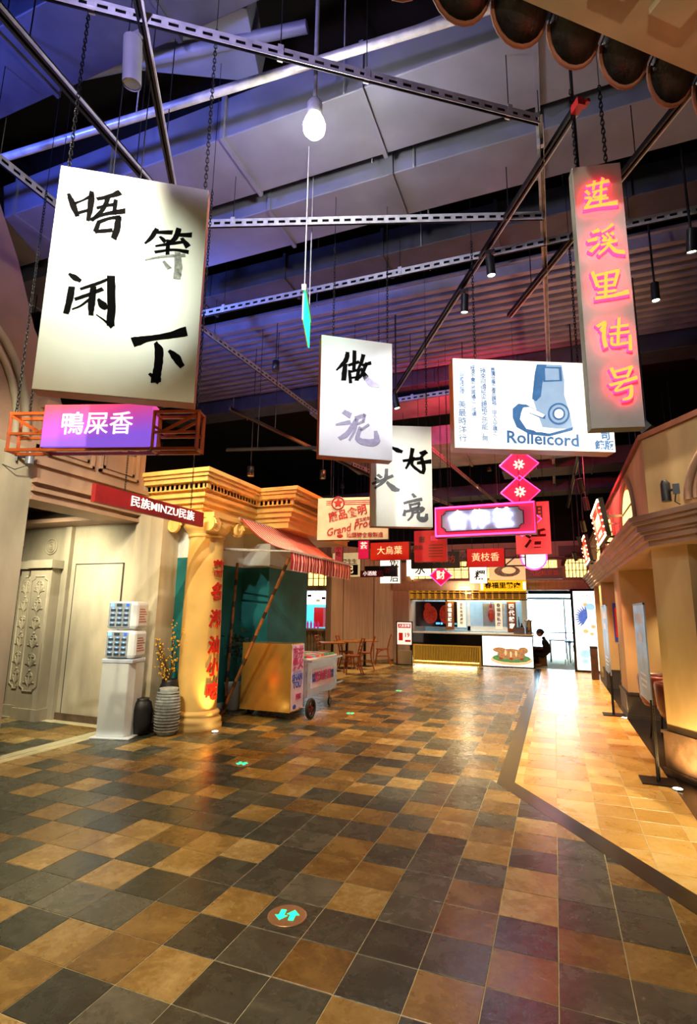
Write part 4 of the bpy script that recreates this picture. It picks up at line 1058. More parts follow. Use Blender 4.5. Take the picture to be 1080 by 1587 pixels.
def wings(t, w_, h_, s, L=.32):
    f = MB()
    for y in (.01, .09):
        xs = (w_, w_ + L) if s > 0 else (-L, 0)
        for z in (.015, h_ - .015): f.bar((xs[0], y, z), (xs[1], y, z), .02)
        for x in xs: f.bar((x, y, 0), (x, y, h_), .02)
        f.bar((xs[0], y, .02), (xs[1], y, h_ - .02), .016); f.bar((xs[0], y, h_ * .5), (xs[1], y, h_ * .5), .016)
    f.build('truss_wing', 'frame_dark', t)
wings(t, w_, h_, 1, .12)
t, w_, h_ = quad_sign('tea_sign', 'red tea sign with truss wings over the yellow food sign', 724, 850, 782, 878, 11.0, .1, 'red_glow', 'red_sign', top=4.7, hang='wire'); text('黃枝香', h_ * .5, 'text_cream', t, w_ * .5, h_ * .5, y=-.009); wings(t, w_, h_, 1, .4); wings(t, w_, h_, -1, .3)
t, w_, h_ = quad_sign('hanging_sign', 'red poster sign with brown lettering under the cream sign', 642, 822, 692, 870, 8.6, .1, mat('red_poster', '#b01c1c', .5, var=.15, emit=.15, ecol='#ff1a1a'), 'red_sign', hang='wire', top=5.3)
text('唐', h_ * .22, 'print_brown', t, w_ * .25, h_ * .7, y=-.009, bold=.01); text('茶館', h_ * .16, 'print_brown', t, w_ * .14, h_ * .45, y=-.009, line=.9)
for k in range(5): MB().box((w_ * .45, -.008, h_ * (.15 + .09 * k)), (w_ * .9, -.006, h_ * (.18 + .09 * k))).build('print_line', 'print_brown', t)
MB().box((w_ * .52, -.008, h_ * .66), (w_ * .75, -.006, h_ * .82)).build('print_block', 'pink_panel', t)
t, w_, h_ = quad_sign('hanging_sign', 'pink sign with two dark brush characters beside the neon sign', 800, 778, 855, 858, 9.4, .1, mat('pink_sign', '#e0646c', .5, var=.06, emit=.25, ecol='#ff4a50'), 'red_sign', hang='chain', top=5.0)
text('朋', h_ * .30, 'print_brown', t, w_ * .62, h_ * .76, y=-.009, bold=.02, sx=.9); text('活', h_ * .38, mat('ink_maroon', '#4a0c14', .6, spec=.1), t, w_ * .53, h_ * .27, y=-.009, bold=.025, shear=.15)
# diamonds, a stacked neon totem
t = thing('neon_totem', 'column of stacked pink neon diamonds hanging behind the light box', 'neon sign', at(809, 824, y=9.0))
base = t.location.copy(); sz = .31
mat('diamond_face', '#d02a58', .5, var=.05, emit=.5, ecol='#ff1a50')
for k in range(5):
    zc = .2 + k * .47
    pts = [(-sz, zc), (0, zc - sz * .9), (sz, zc), (0, zc + sz * .9)]
    f = MB().extr(pts, 'y', 0, .08).build('diamond', 'diamond_face', t)
    MB().tube([(p[0], -.012, p[1]) for p in pts + pts[:1]], .012, 6).build('neon_border', 'neon_pink', f)
    q = MB()
    for a in range(8): aa = a * math.pi / 4; q.tube([(.02 * math.cos(aa), -.014, zc + .02 * math.sin(aa)), (.09 * math.cos(aa), -.014, zc + .09 * math.sin(aa))], .014, 5)
    q.torus((0, -.014, zc), .05, .01, (0, 1, 0), 14, 5); q.build('neon_flower', mat('neon_rose', '#ffc0b0', .4, var=0, emit=3, ecol='#ff9a80'), f)
cable(t, 0, 2.3, 5.2 - base.z, .04, .01)
t = thing('neon_diamond', 'single pink neon diamond below the dark hanging board', 'neon sign', at(683, 892, y=11.5))
pts = [(-.24, 0), (0, -.22), (.24, 0), (0, .22)]
f = MB().extr(pts, 'y', 0, .08).build('diamond', 'diamond_face', t); MB().tube([(p[0], -.012, p[1]) for p in pts + pts[:1]], .012, 6).build('neon_border', 'neon_pink', f); text('财', .2, 'neon_rose', t, 0, 0, y=-.012, bold=.02); cable(t, 0, .2, 2.6, .04)
t, w_, h_ = quad_sign('hanging_sign', 'long dark board with faint lettering behind the red poster sign', 637, 855, 712, 880, 10.4, .1, 'black_board', 'frame_dark', hang='wire', top=4.6); text('潮味小食坊', h_ * .5, 'print_red', t, w_ * .5, h_ * .5, y=-.009)
t, w_, h_ = quad_sign('light_box', 'white light box with black brushwork under the dark board', 630, 866, 668, 893, 12.6, .1, 'box_white', 'frame_dark', hang='wire', top=4.6); text('水', h_ * .6, 'ink', t, w_ * .55, h_ * .35, y=-.009, bold=.02, shear=.2)
t, w_, h_ = quad_sign('light_box', 'white light box with one black brush character before the lattice windows', 728, 878, 755, 904, 13.0, .1, 'box_white', 'frame_dark', hang='wire', top=4.6); text('粿', h_ * .6, 'ink', t, w_ * .55, h_ * .45, y=-.009, bold=.02, shear=.2)
t, w_, h_ = quad_sign('light_box', 'tall white light box behind two small dark signs', 589, 866, 620, 904, 12.0, .1, 'box_white', 'frame_dark', hang='wire', top=4.6); text('饭', h_ * .4, 'ink', t, w_ * .72, h_ * .8, y=-.009, bold=.015); text('后', h_ * .36, 'ink', t, w_ * .72, h_ * .2, y=-.009, bold=.015)
t, w_, h_ = quad_sign('hanging_sign', 'small black sign in front of the tall white light box', 565, 877, 615, 893, 11.2, .08, 'black_board', 'frame_dark', hang='wire', top=4.6); text('酒', h_ * .55, 'print_red', t, w_ * .7, h_ * .5, y=-.009)
t, w_, h_ = quad_sign('hanging_sign', 'small maroon sign lettered in pink beside the black sign', 558, 884, 592, 894, 10.9, .08, 'red_sign', 'frame_dark', hang='wire', top=4.6); text('小酒館', h_ * .75, 'text_white', t, w_ * .45, h_ * .5, y=-.009)
t, w_, h_ = quad_sign('hanging_sign', 'cream board with a dark framed character under the retro grocery sign', 515, 857, 558, 894, 12.5, .08, 'cream_board', 'frame_dark', hang='wire', top=4.6); text('周生生', h_ * .22, 'print_brown', t, w_ * .62, h_ * .62, y=-.009, bold=.02)
MB().box((w_ * .3, -.01, h_ * .08), (w_ * .92, -.006, h_ * .5)).build('print_block', 'black_board', t); text('记', h_ * .36, 'text_cream', t, w_ * .62, h_ * .29, y=-.012, bold=.02)
t, w_, h_ = quad_sign('hanging_sign', 'pink vertical strip sign below the retro grocery sign', 519, 838, 530, 872, 11.0, .08, 'pink_sign', 'red_sign', hang='wire', top=4.6); text('小\n吃', h_ * .25, 'ink_maroon', t, w_ * .5, h_ * .5, y=-.009)
t, w_, h_ = quad_sign('light_box', 'small pink lit box beside the red tea sign', 555, 838, 571, 866, 10.6, .08, 'diamond_face', 'red_sign', hang='wire', top=4.6); text('茶', h_ * .4, 'neon_rose', t, w_ * .55, h_ * .7, y=-.009, bold=.03)
t, w_, h_ = quad_sign('light_box', 'cream light box with a grey sketch of a goose platter', 758, 866, 815, 899, 14.5, .1, 'cream_board', 'frame_dark', hang='wire', top=4.8)
b = MB(); b.sphere((w_ * .5, -.004, h_ * .42), h_ * .38, sc=(1.6, .05, .7)); b.build('drawing', mat('print_grey', '#8a8272', .6, var=.3, scale=20), t)
b = MB(); b.sphere((w_ * .55, -.03, h_ * .45), h_ * .2, sc=(1.6, .05, .8)); b.build('drawing', 'cream_board', t)
t, w_, h_ = quad_sign('hanging_sign', 'dark brown board with red lettering below the round lit sign', 815, 880, 872, 897, 14.0, .08, 'brown_wood', 'frame_dark', hang='wire', top=4.8); text('九記私房菜', h_ * .5, 'print_red', t, w_ * .5, h_ * .5, y=-.009)
# round light
t = thing('round_sign', 'round glowing pink and white sign under the pink brush sign', 'neon sign', at(827, 864, y=12.0))
b = MB(); b.T = Matrix.Rotation(R(90), 4, 'X'); b.lathe([(.26, -.05), (.26, .04), (.001, .05)], 32); b.build('disc', mat('round_glow', '#ffe8ec', .4, var=0, emit=3.5, ecol='#ffd0dc'), t)
MB().torus((0, -.05, 0), .26, .018, (0, 1, 0), 36, 8).build('rim', 'neon_pink', t); cable(t, 0, .25, 1.9, 0)
# exit sign
BLx = at(483, 512, y=4.4); t = thing('exit_sign', 'green edge-lit exit sign hanging under the slotted bars', 'exit sign', at(471, 440, x=-1.95), R(110))
MB().box((0, -.02, -.06), (.55, .02, .0)).build('housing', 'galv', t); MB().box((.02, -.008, -.34), (.53, .0, -.06)).build('glowing_panel', 'green_exit', t); MB().box((.02, .0, -.34), (.53, .012, -.06)).build('back_plate', 'sign_white', t)
MB().tube([(.05, 0, 0), (.05, 0, wtop(t, .05, 0, 0))], .006, 6).build('hanger_rod', 'galv', t); MB().tube([(.5, 0, 0), (.5, 0, wtop(t, .5, 0, 0))], .006, 6).build('hanger_rod', 'galv', t)
# ================================================================ LEFT SIDE
# ---- yellow ionic column with red characters
CC = Vector((-4.74, 6.44)); RB, RT = .275, .245
t = thing('ionic_column', 'yellow ionic column with red vertical characters', 'column', (CC.x, CC.y, 0))
MB().lathe([(.36, 0), (.36, .05), (.345, .06), (.352, .09), (.345, .13), (.31, .15), (.305, .17), (.32, .185), (.325, .2), (.31, .22), (RB, .24)], 40).build('base', 'column_yellow', t)
MB().lathe([(RB, .24), (RB, 1.2), (RB - .012, 1.9), (RT, 2.62)], 48).build('shaft', 'column_yellow', t)
cp = MB().lathe([(RT, 2.62), (RT + .02, 2.63), (RT + .02, 2.66), (RT + .01, 2.67), (RT + .06, 2.72), (RT + .1, 2.78), (RT + .1, 2.82)], 40)
cp.box((-.37, -.37, 2.88), (.37, .37, 2.95)); cp.box((-.34, -.34, 2.82), (.34, .34, 2.88)); cap = cp.build('capital', 'column_yellow', t)
for sx in (-1, 1):
    for sy in (-1, 1):
        v = MB()
        for tt, face in (((0, 1, 0), 'y'), ((1, 0, 0), 'x')):
            c0 = Vector((sx * .3, sy * .36, 2.78)) if face == 'y' else Vector((sx * .36, sy * .3, 2.78))
            n_ = Vector(tt)
            sp = []
            for k in range(28):
                a = k * .5; rr = .105 * (1 - k / 30)
                u = Vector((1, 0, 0)) if face == 'y' else Vector((0, 1, 0))
                sp.append(c0 + u * rr * math.cos(a) + Vector((0, 0, 1)) * rr * math.sin(a))
            v.tube(sp, .014, 6); v.sphere(c0, .03); v.tube([c0 - n_ * .04, c0 + n_ * .01], .1, 16)
        v.build('volute', 'column_yellow', cap)
mat('char_red', '#c01810', .5, var=.1)
def wrap(a0, zc):
    def f(x, z, d):
        r = RB + .004 - .02 * z / 2.6 + max(0, d) * 3.0 + .012
        a = a0 + x / RB
        return Vector((r * math.cos(a), r * math.sin(a), z))
    return f
ANG0 = R(-12)
for ch, z in zip('著名潮汕小吃', (2.16, 1.84, 1.46, 1.10, .80, .48)):
    text(ch, .25, 'char_red', t, 0, z, bold=.03, depth=.004, deform=wrap(ANG0, z), sub=.05, shear=.1, sx=.85)
# ---- power bank kiosk
mat('kiosk_white', '#dfe6ea', .3, var=.02); mat('kiosk_side', '#c9d4ea', .3, var=.02); mat('screen_grey', '#9aa4ad', .25, var=.05); mat('led_blue', '#60b0ff', .3, var=0, emit=4, ecol='#4aa0ff'); mat('slot_dark', '#3c4854', .3, var=.1)
kp = (-5.30, 5.60); t = thing('power_bank_kiosk', 'white phone charger rental kiosk with two slotted modules', 'kiosk', (kp[0], kp[1], 0), R(16))
MB().box((-.26, -.22, 0), (.26, .22, .02)).build('foot_plate', 'kiosk_white', t, bevel=.006)
ped = [(-.2, -.17), (.16, -.17), (.2, -.06), (.2, .17), (-.2, .17)]
MB().prism(ped, .02, .93).build('pedestal', 'kiosk_white', t, bevel=.008)
MB().box((-.21, -.18, .91), (.21, .18, .96)).build('collar', 'kiosk_side', t, bevel=.01)
for k, z0 in enumerate((.965, 1.335)):
    mo = MB().box((-.2, -.17, z0), (.21, .17, z0 + .355)).build('charging_module', 'kiosk_white', t, bevel=.045)
    MB().box((-.175, -.178, z0 + .02), (.12, -.165, z0 + .335)).build('front_plate', 'screen_grey', mo, bevel=.006)
    for r_ in range(4):
        for c_ in range(3):
            x, z = -.145 + c_ * .09, z0 + .04 + r_ * .062
            MB().box((x, -.183, z), (x + .065, -.174, z + .03)).build('slot', 'slot_dark', mo); MB().box((x + .025, -.186, z + .033), (x + .04, -.176, z + .041)).build('indicator', 'led_blue', mo)
    MB().box((-.15, -.183, z0 + .288), (-.11, -.174, z0 + .328)).build('logo', 'led_blue', mo); MB().box((-.07, -.183, z0 + .29), (.0, -.174, z0 + .326)).build('display', 'slot_dark', mo); MB().box((.06, -.183, z0 + .29), (.1, -.174, z0 + .326)).build('logo', mat('logo_blue', '#2a60c0', .4, emit=.6, ecol='#3a70e0'), mo)
    q = MB()
    for r_ in range(6): q.box((.209, -.1, z0 + .09 + r_ * .032), (.2125, .1 - .03 * (r_ % 3), z0 + .1 + r_ * .032))
    q.build('side_print', 'print_red', mo)['kind'] = 'stuff'
# ---- vases with flowering twigs
mat('vase_black', '#1b1c20', .5, var=.2, bump=.2); mat('vase_grey', '#9fa6a8', .6, var=.2, scale=20); mat('twig', '#3a2c18', .7); mat('blossom', '#e0a414', .6, var=.2, scale=40, emit=.08, ecol='#ffb000')
v1 = tag(MB().lathe([(.08, 0), (.115, .02), (.14, .2), (.145, .42), (.13, .55), (.1, .62), (.105, .65), (.09, .65), (.085, .6)], 28).build('floor_vase', 'vase_black'), 'tall black vase holding flowering twigs', 'vase'); v1.location = (-4.975, 6.13, 0)
v2 = tag(MB().lathe([(.06, 0), (.1, .02), (.13, .15), (.135, .3), (.11, .4), (.075, .43), (.085, .45), (.07, .45)], 28).build('floor_vase', 'vase_black'), 'short black vase beside the grey ribbed vase', 'vase'); v2.location = (-5.09, 5.77, 0)
t = thing('floor_vase', 'grey ribbed vase standing against the yellow column', 'vase', (-4.79, 5.9, 0))
MB().lathe([(.1, 0), (.12, .02), (.15, .2), (.155, .38), (.14, .5), (.11, .55), (.125, .58), (.1, .58), (.09, .53)], 30).build('body', 'vase_grey', t)
for k in range(14): MB().torus((0, 0, .06 + k * .036), .139 + .018 * math.sin(math.pi * (k + 2) / 15), .008, n=28, m=6).build('rib', 'vase_grey', t)
t = thing('flowering_twigs', 'bare twigs with small yellow blossoms standing in the black vase', 'plant', (-4.975, 6.13, .5))
rg = random.Random(4)
for k in range(8):
    a = rg.uniform(0, 6.28); sp = rg.uniform(.06, .24); hh = rg.uniform(.35, .85) if k else 1.0
    p = [(0, 0, 0), (sp * .35 * math.cos(a), sp * .35 * math.sin(a) - .02, hh * .45), (sp * math.cos(a + .3), sp * math.sin(a + .3) - .08, hh)]
    MB().tube([tuple(Vector(p[i])) for i in range(3)], [.008, .006, .003], 5).build('twig', 'twig', t)
    fl = MB()
    for q in range(15):
        u = rg.uniform(.4, 1); i = 1 if u > .5 else 0; f_ = (u - .5) * 2 if u > .5 else u * 2
        c = Vector(p[i]).lerp(Vector(p[i + 1]), f_) + Vector((rg.gauss(0, .025), rg.gauss(0, .025), rg.gauss(0, .02)))
        fl.sphere(c, rg.uniform(.008, .016), 6, 4)
    fl.build('blossoms', 'blossom', t)['kind'] = 'stuff'
# ---- red and white awning
mat('awn_red', '#a30d18', .8, var=.08); mat('awn_white', '#e9c9c6', .8, var=.05)
t = thing('striped_awning', 'red and white striped awning over the snack cart', 'awning', (-4.0, 6.65, 2.9))
y0, y1 = 0.0, 2.35; NS = 52
def awn(u, v):   # u along the wall 0..1, v 0 at the wall, 1 at the front edge
    x = -.33 + v * .88; sag = .10 * math.sin(math.pi * v)
    return Vector((x, y0 + (y1 - y0) * u, .06 - .52 * v - sag))
fr, fw = MB(), MB()
for k in range(NS):
    b = fr if k % 2 == 0 else fw; u0, u1 = ((k // 2 * 2) / NS, (k // 2 * 2 + 1.35) / NS) if k % 2 == 0 else ((k // 2 * 2 + 1.35) / NS, (k // 2 * 2 + 2) / NS)
    vs = []
    for v in range(9):
        vs += [awn(u0, v / 8), awn(u1, v / 8)]
    fz = .02 * math.sin(k * 1.7)
    e0, e1 = awn(u0, 1), awn(u1, 1)
    for z, dx in ((-.14, .012), (-.27 - .015 * (k % 2), .0)): vs += [e0 + Vector((dx + .01 * math.sin(k * .9), 0, z)), e1 + Vector((dx + .01 * math.sin(k * .9 + .9), 0, z))]
    n = len(vs) // 2; fs = [(2 * i, 2 * i + 2, 2 * i + 3, 2 * i + 1) for i in range(n - 1)]
    b.add(vs, fs, False)
for b, m_, nm in ((fr, 'awn_red', 'red_stripes'), (fw, 'awn_white', 'white_stripes')):
    o = b.build(nm, m_, t); so = o.modifiers.new('thick', 'SOLIDIFY'); so.thickness = .006
f = MB(); f.bar((.55, -.05, -.47), (.55, 2.38, -.47), .03); f.bar((-.33, 0, .05), (-.33, 2.35, .05), .03)
f.bar((-.9, .02, -.38), (.55, .02, -.47), .02); f.bar((-.9, 2.3, -.38), (.55, 2.3, -.47), .02); f.bar((-.9, .3, -.38), (.55, .02, -.47), .016)
f.build('frame', 'galv', t)
# ---- bamboo poles
mat('bamboo', '#8a5426', .5, var=.3, scale=9, stretch=(1, 1, 1)); mat('bamboo_node', '#2a1608', .5)
def bamboo(label, p, q):
    p, q = Vector(p), Vector(q); t = thing('bamboo_pole', label, 'pole', p); d = q - p; L = d.length; dn_ = d.normalized()
    MB().tube([(0, 0, 0), d], .024, 10).build('cane', 'bamboo', t)
    k = .2
    while k < L: MB().tube([dn_ * (k - .05), dn_ * (k + .05)], .0255, 10).build('node', 'bamboo_node', t); k += .38
bamboo('long bamboo pole propping up the awning corner', (-4.72, 7.0, .02), (-3.5, 6.7, 2.34))
bamboo('bamboo pole leaning upright against the teal wall', (-4.88, 7.35, .02), (-5.14, 7.9, 2.4))
t = thing('potted_shrub', 'small dark shrub in a white pot behind the cart', 'plant', (-4.98, 7.75, 0))
MB().lathe([(.1, 0), (.12, .02), (.16, .38), (.17, .42), (.14, .42)], 20).build('pot', 'plaster_white', t); MB().tube([(0, 0, .35), (.02, 0, .95)], .012, 6).build('stem', 'twig', t)
lf = MB()
for k in range(160):
    c = Vector((rg.gauss(.02, .07), rg.gauss(0, .1), 1.05 + rg.gauss(0, .12))); a = Vector((rg.gauss(0, 1), rg.gauss(0, 1), rg.gauss(0, .6))).normalized() * .05; b_ = a.orthogonal().normalized() * .014
    lf.add([c - a, c + b_, c + a, c - b_], [(0, 1, 2, 3)])
lf.build('foliage', mat('leaf_dark', '#1c2c12', .6, var=.3), t)['kind'] = 'stuff'
# ---- snack cart
mat('brass', '#e0b058', .2, metal=.75, var=.1, scale=3, bump=.06, bscale=3); mat('steel', '#b9bcbe', .25, metal=.8, var=.1, scale=4); mat('poster_lilac', '#d6c4e4', .5, var=.08); mat('tyre', '#15110f', .7); mat('hub_red', '#8a2a1a', .4, metal=.5)
mat('text_pink', '#c02a78', .5, var=0); mat('text_blue', '#2a50c0', .5, var=0)
t = thing('snack_cart', 'brass and steel snack cart with lilac posters', 'cart', (-4.56, 7.27, 0))
MB().box((0, 0, .12), (.86, .42, 1.1)).build('cabinet', 'brass', t, bevel=.006)
MB().box((0, -.004, .12), (.86, .0, .16)).build('cabinet_edge', 'brass', t)
pp = MB().box((.86, .01, .14), (.868, .41, 1.09)).build('poster', 'poster_lilac', t)
def on_side(body, size, m, y, z, parent, x=.87, **kw):
    o = text(body, size, m, parent, 0, 0, y=0, **kw)
    for v in o.data.vertices: v.co = Vector((x - v.co.y, y + v.co.x, z + v.co.z))
    return o
on_side('市井\n煙火', .19, 'text_pink', .2, .88, pp, bold=.03, sx=.95, line=.85); on_side('SHAN\nTOU', .13, 'text_blue', .19, .55, pp, bold=.03, line=.8); on_side('回家', .09, 'text_pink', .24, .32, pp, bold=.02)
q = MB(); q.sphere((.866, .12, .19), .06, sc=(.1, 1, .6)); q.build('bowl_print', 'text_blue', pp)
q = MB()
for k in range(9): q.torus((.868, .06 + .035 * k, .66 + .03 * math.sin(k * 2.2)), .022, .003, (1, 0, 0), 10, 4)
q.build('sketch_print', 'text_blue', pp)
# low counter behind the cabinet, towards the tables
MB().box((.1, .42, .28), (.93, 1.62, .8)).build('counter_body', 'steel', t, bevel=.006)
MB().box((.05, .42, .8), (1.0, 1.7, .84)).build('counter_top', 'steel', t, bevel=.006)
lb_ = MB().box((.93, .55, .4), (.938, 1.45, .68)).build('label_panel', 'poster_lilac', t)
on_side('潮汕甜品', .16, 'text_pink', 1.0, .55, lb_, x=.942, bold=.03, sx=1.1); on_side('傳統\n風味', .07, 'text_blue', .64, .55, lb_, x=.942); on_side('現做\n現賣', .07, 'text_blue', 1.37, .55, lb_, x=.942)
tray = MB().box((.08, .5, .84), (.95, 1.55, .86)).build('snack_tray', 'kiosk_white', t)
cols_ = ['#e04a2a', '#f0c030', '#4aa84a', '#f4f0e0', '#d03060', '#e8903a', '#60b8d8']
sm = [mat('snack_%d' % k, c, .4, var=.1) for k, c in enumerate(cols_)]
bxs = MB().box((0, 0, 0), (.075, .085, .03)).mesh('snack_pack')
for a in range(10):
    for c in range(9):
        me = bxs if False else None
for k, m_ in enumerate(sm):
    me = MB().box((0, 0, 0), (.08, .095, .03)).mesh('snack_pack'); me.materials.append(m_); sm[k] = me
for a in range(9):
    for c in range(9): put('snack_pack', sm[rg.randrange(len(sm))], tray, loc=(.1 + a * .093, .52 + c * .112, .86))
def wheel(x, y, r, m='hub_red'):
    w_ = MB().torus((x, y, r), r * .8, r * .2, (1, 0, 0), 24, 8).build('wheel', 'tyre', t)
    MB().tube([(x - .02, y, r), (x + .02, y, r)], r * .2, 12).build('hub', m, w_)
    s = MB()
    for k in range(6): a = k * math.pi / 3; s.bar((x, y, r), (x, y + r * .7 * math.cos(a), r + r * .7 * math.sin(a)), .018, .018)
    s.build('spokes', m, w_)
wheel(1.06, .28, .155); wheel(-.06 + .1, .28, .12)
MB().tube([(.86, .28, .155), (1.08, .28, .155)], .015, 8).build('axle', 'steel', t)
for x in (.2, .85):
    wheel(x, 1.5, .07, 'steel'); MB().bar((x, 1.5, .1), (x, 1.5, .28), .03).build('caster_fork', 'steel', t)
for x in (.15, .9): MB().bar((x, 1.6, .36), (x, 1.98, .36), .03).build('push_handle', 'steel', t)
MB().bar((.15, 1.98, .36), (.9, 1.98, .36), .03).build('push_handle', 'steel', t)
# ================================================================ TABLES AND CHAIRS
mat('chair_wood', '#b05c28', .4, var=.15, scale=8); mat('table_wood', '#c07a3a', .35, var=.12, scale=4, stretch=(1, 8, 1)); mat('table_black', '#121214', .4, var=0)
mat('mat_wood', '#c9a76a', .4, var=.15, scale=3, stretch=(1, 6, 1))
def arc(p, q, bulge, n=6):
    p, q, bl_ = Vector(p), Vector(q), Vector(bulge); return [p.lerp(q, k / n) + bl_ * (4 * (k / n) * (1 - k / n)) for k in range(n + 1)]
def chair_proto():
    t = thing('cafe_chair', '', 'chair')
    s = MB().lathe([(.001, .44), (.19, .44), (.215, .455), (.21, .475), (.001, .465)], 24).build('seat', 'chair_wood', t)
    for sx in (-1, 1):
        MB().tube(arc((sx * .15, -.15, .45), (sx * .2, -.21, 0), (sx * .012, -.01, 0)), [.019] * 4 + [.016] * 3, 8).build('leg', 'chair_wood', t)
        MB().tube(arc((sx * .15, .15, .46), (sx * .19, .25, 0), (0, -.02, 0)), .017, 8).build('leg', 'chair_wood', t)
        MB().tube(arc((sx * .15, .15, .44), (sx * .19, .27, .9), (sx * .01, -.015, 0)), .017, 8).build('back_post', 'chair_wood', t)
        MB().tube(arc((sx * .17, -.17, .28), (0, -.17, .42), (0, 0, .05)), .01, 6).build('leg_brace', 'chair_wood', t); MB().tube(arc((sx * .17, -.17, .28), (sx * .17, .02, .42), (0, 0, .05)), .01, 6).build('leg_brace', 'chair_wood', t)
    MB().torus((0, 0, .24), .17, .009, n=24, m=6).build('stretcher_ring', 'chair_wood', t)
    for z, yy in ((.6, .185), (.69, .21), (.78, .235), (.88, .26)):
        MB().tube(arc((-.17, yy, z), (.17, yy, z), (0, .03, 0)), .02 if z > .8 else .015, 6).build('back_rail', 'chair_wood', t)
    return t
cp0 = chair_proto(); first = [True]
def chair(label, px, py, rz):
    p = at(px, py, z=0); o = cp0 if first[0] else copy_tree(cp0); first[0] = False
    o.location = (p.x, p.y, 0.006); o.rotation_euler = (0, 0, R(rz)); o['label'] = label; o['group'] = 'bentwood cafe chairs round the small tables'
chair('bentwood chair nearest the snack cart with its back to the walkway', 547, 1045, -60)
chair('bentwood chair tucked close behind the chair by the cart', 566, 1038, -70)
chair('bentwood chair standing alone before the timber panels', 593, 1030, -75)
chair('bentwood chair at the far side of the first table', 536, 1036, 100)
chair('bentwood chair facing the bar beyond the first table', 503, 1036, 95)
chair('bentwood chair just beyond the steel cart counter', 480, 1046, 100)
def table(label, px, py, sx=.33, sy=.33):
    p = at(px, py, z=0); t = thing('cafe_table', label, 'table', (p.x, p.y, .006), R(-58), 'small square cafe tables')
    MB().box((-sx, -sy, .72), (sx, sy, .75)).build('tabletop', 'table_wood', t, bevel=.006); MB().tube([(0, 0, .02), (0, 0, .72)], .04, 12).build('post', 'table_black', t)
    MB().lathe([(.25, 0), (.25, .012), (.05, .03)], 24).build('base', 'table_black', t)
table('square cafe table with black post nearest the snack cart', 514, 1040); table('square cafe table beside the timber panels', 537, 1036); table('square cafe table in front of the single chair', 565, 1033)
A_ = [at(508, 1054, z=0), at(537, 1053, z=0), at(615, 1028, z=0), at(536, 1029, z=0)]
MB().prism([(-6.9, 11.9), (-4.9, 12.1), (-4.62, 16.2), (-5.6, 15.9), (-6.9, 13.9)], -.004, .006).build('timber_deck', 'mat_wood', floor, label='pale timber deck under the cafe tables')
# ---- bar at the back left with bright menu screens
mat('screen_white', '#ffffff', .3, var=0, emit=2.6, ecol='#eafcff'); mat('screen_blue', '#58b8d8', .3, var=.1, emit=1.3, ecol='#4ac0e8'); mat('bar_stone', '#a08c78', .5, var=.2, scale=5)
t = thing('drinks_bar', 'ribbed stone drinks bar under bright menu screens', 'bar counter', (-9.0, 15.2, 0))
MB().box((0, 0, 0), (2.72, .6, .98)).build('body', 'bar_stone', t); MB().box((-.05, -.08, .98), (2.78, .65, 1.04)).build('bar_top', 'bar_stone', t)
for k in range(26): MB().tube([(.05 + k * .105, -.01, .08), (.05 + k * .105, -.01, .97)], .028, 8).build('fluting', 'bar_stone', t)
MB().box((-.2, 2.0, .9), (2.9, 2.1, 2.25)).build('back_wall', 'screen_blue', t, label='blue lit back wall'); MB().box((-.2, .9, 2.25), (2.72, 2.1, 2.4)).build('fascia', 'bar_stone', t); MB().box((-.2, .9, 2.9), (2.72, 2.1, 3.7)).build('upper_fascia', 'wood_panel', t); MB().box((2.2, .92, 0), (2.72, 2.1, 3.0)).build('side_pier', 'wood_panel', t)
for k in range(3):
    sc_ = MB().box((.1 + k * .72, 1.0, 1.79), (.78 + k * .72, 1.04, 2.23)).build('menu_screen', 'screen_white', t)
    for q in range(3): MB().box((.16 + k * .72 + q * .2, .992, 1.88 + .08 * q), (.3 + k * .72 + q * .2, 1.0, 1.96 + .08 * q)).build('menu_picture', ('print_red', 'screen_blue', 'cream_board')[(q + k) % 3], sc_)
MB().box((1.25, 1.6, 1.04), (1.6, 1.95, 1.7)).build('drink_fridge', mat('coke_red', '#b01818', .4, var=.1, emit=.3, ecol='#ff2020'), t)
BW = ('beside the end pier', 'second from the end pier', 'third from the end pier', 'fourth from the end pier', 'fifth from the end pier', 'sixth from the end pier', 'seventh from the end pier', 'furthest from the end pier')
for k in range(8):
    c = tag(MB().lathe([(.03, 0), (.035, .12), (.035, .16), (.015, .2), (.015, .23)], 10).build('pink_bottle', mat('pink_liquid', '#d83a98', .3, var=.1, emit=.3, ecol='#ff3aa0')), 'pink drink bottle on the drinks bar, ' + BW[k], 'bottle', 'pink bottles on the drinks bar'); c.location = (-7.0 - k * .12, 15.5, 1.04)
o = struct('window_6', MB().box((0, 0, 0), (1.6, .03, .5)), 'window_glow', 'lit window above the drinks bar'); o.location = (-8.5, 16.15, 2.4)
for k in range(9): MB().box((k / 5 - .015, -.03, -.02), (k / 5 + .015, 0, .52)).build('lattice_bar', 'lattice', o)
for k in range(3): MB().box((0, -.03, k * .25 - .01), (1.6, 0, k * .25 + .012)).build('lattice_bar', 'lattice', o)
# wall lanterns
def lantern(label, px, py, Y):
    p = at(px, py, y=Y); t = thing('wall_lantern', label, 'wall lamp', p, 0, 'small wall lanterns'); MB().lathe([(.03, 0), (.09, .12), (.1, .14), (.06, .2)], 12).build('glass', mat('lantern_glow', '#fff0c0', .4, var=0, emit=5, ecol='#ffd890'), t); MB().tube([(0, 0, -.1), (0, 0, .02)], .02, 8).build('stem', 'brown_wood', t); MB().bar((0, 0, -.08), (0, .3, -.08), .03).build('arm', 'brown_wood', t)
lantern('small wall lantern beside the lattice windows', 639, 898, 16.85); lantern('small wall lantern above the drinks bar', 511, 897, 16.0)
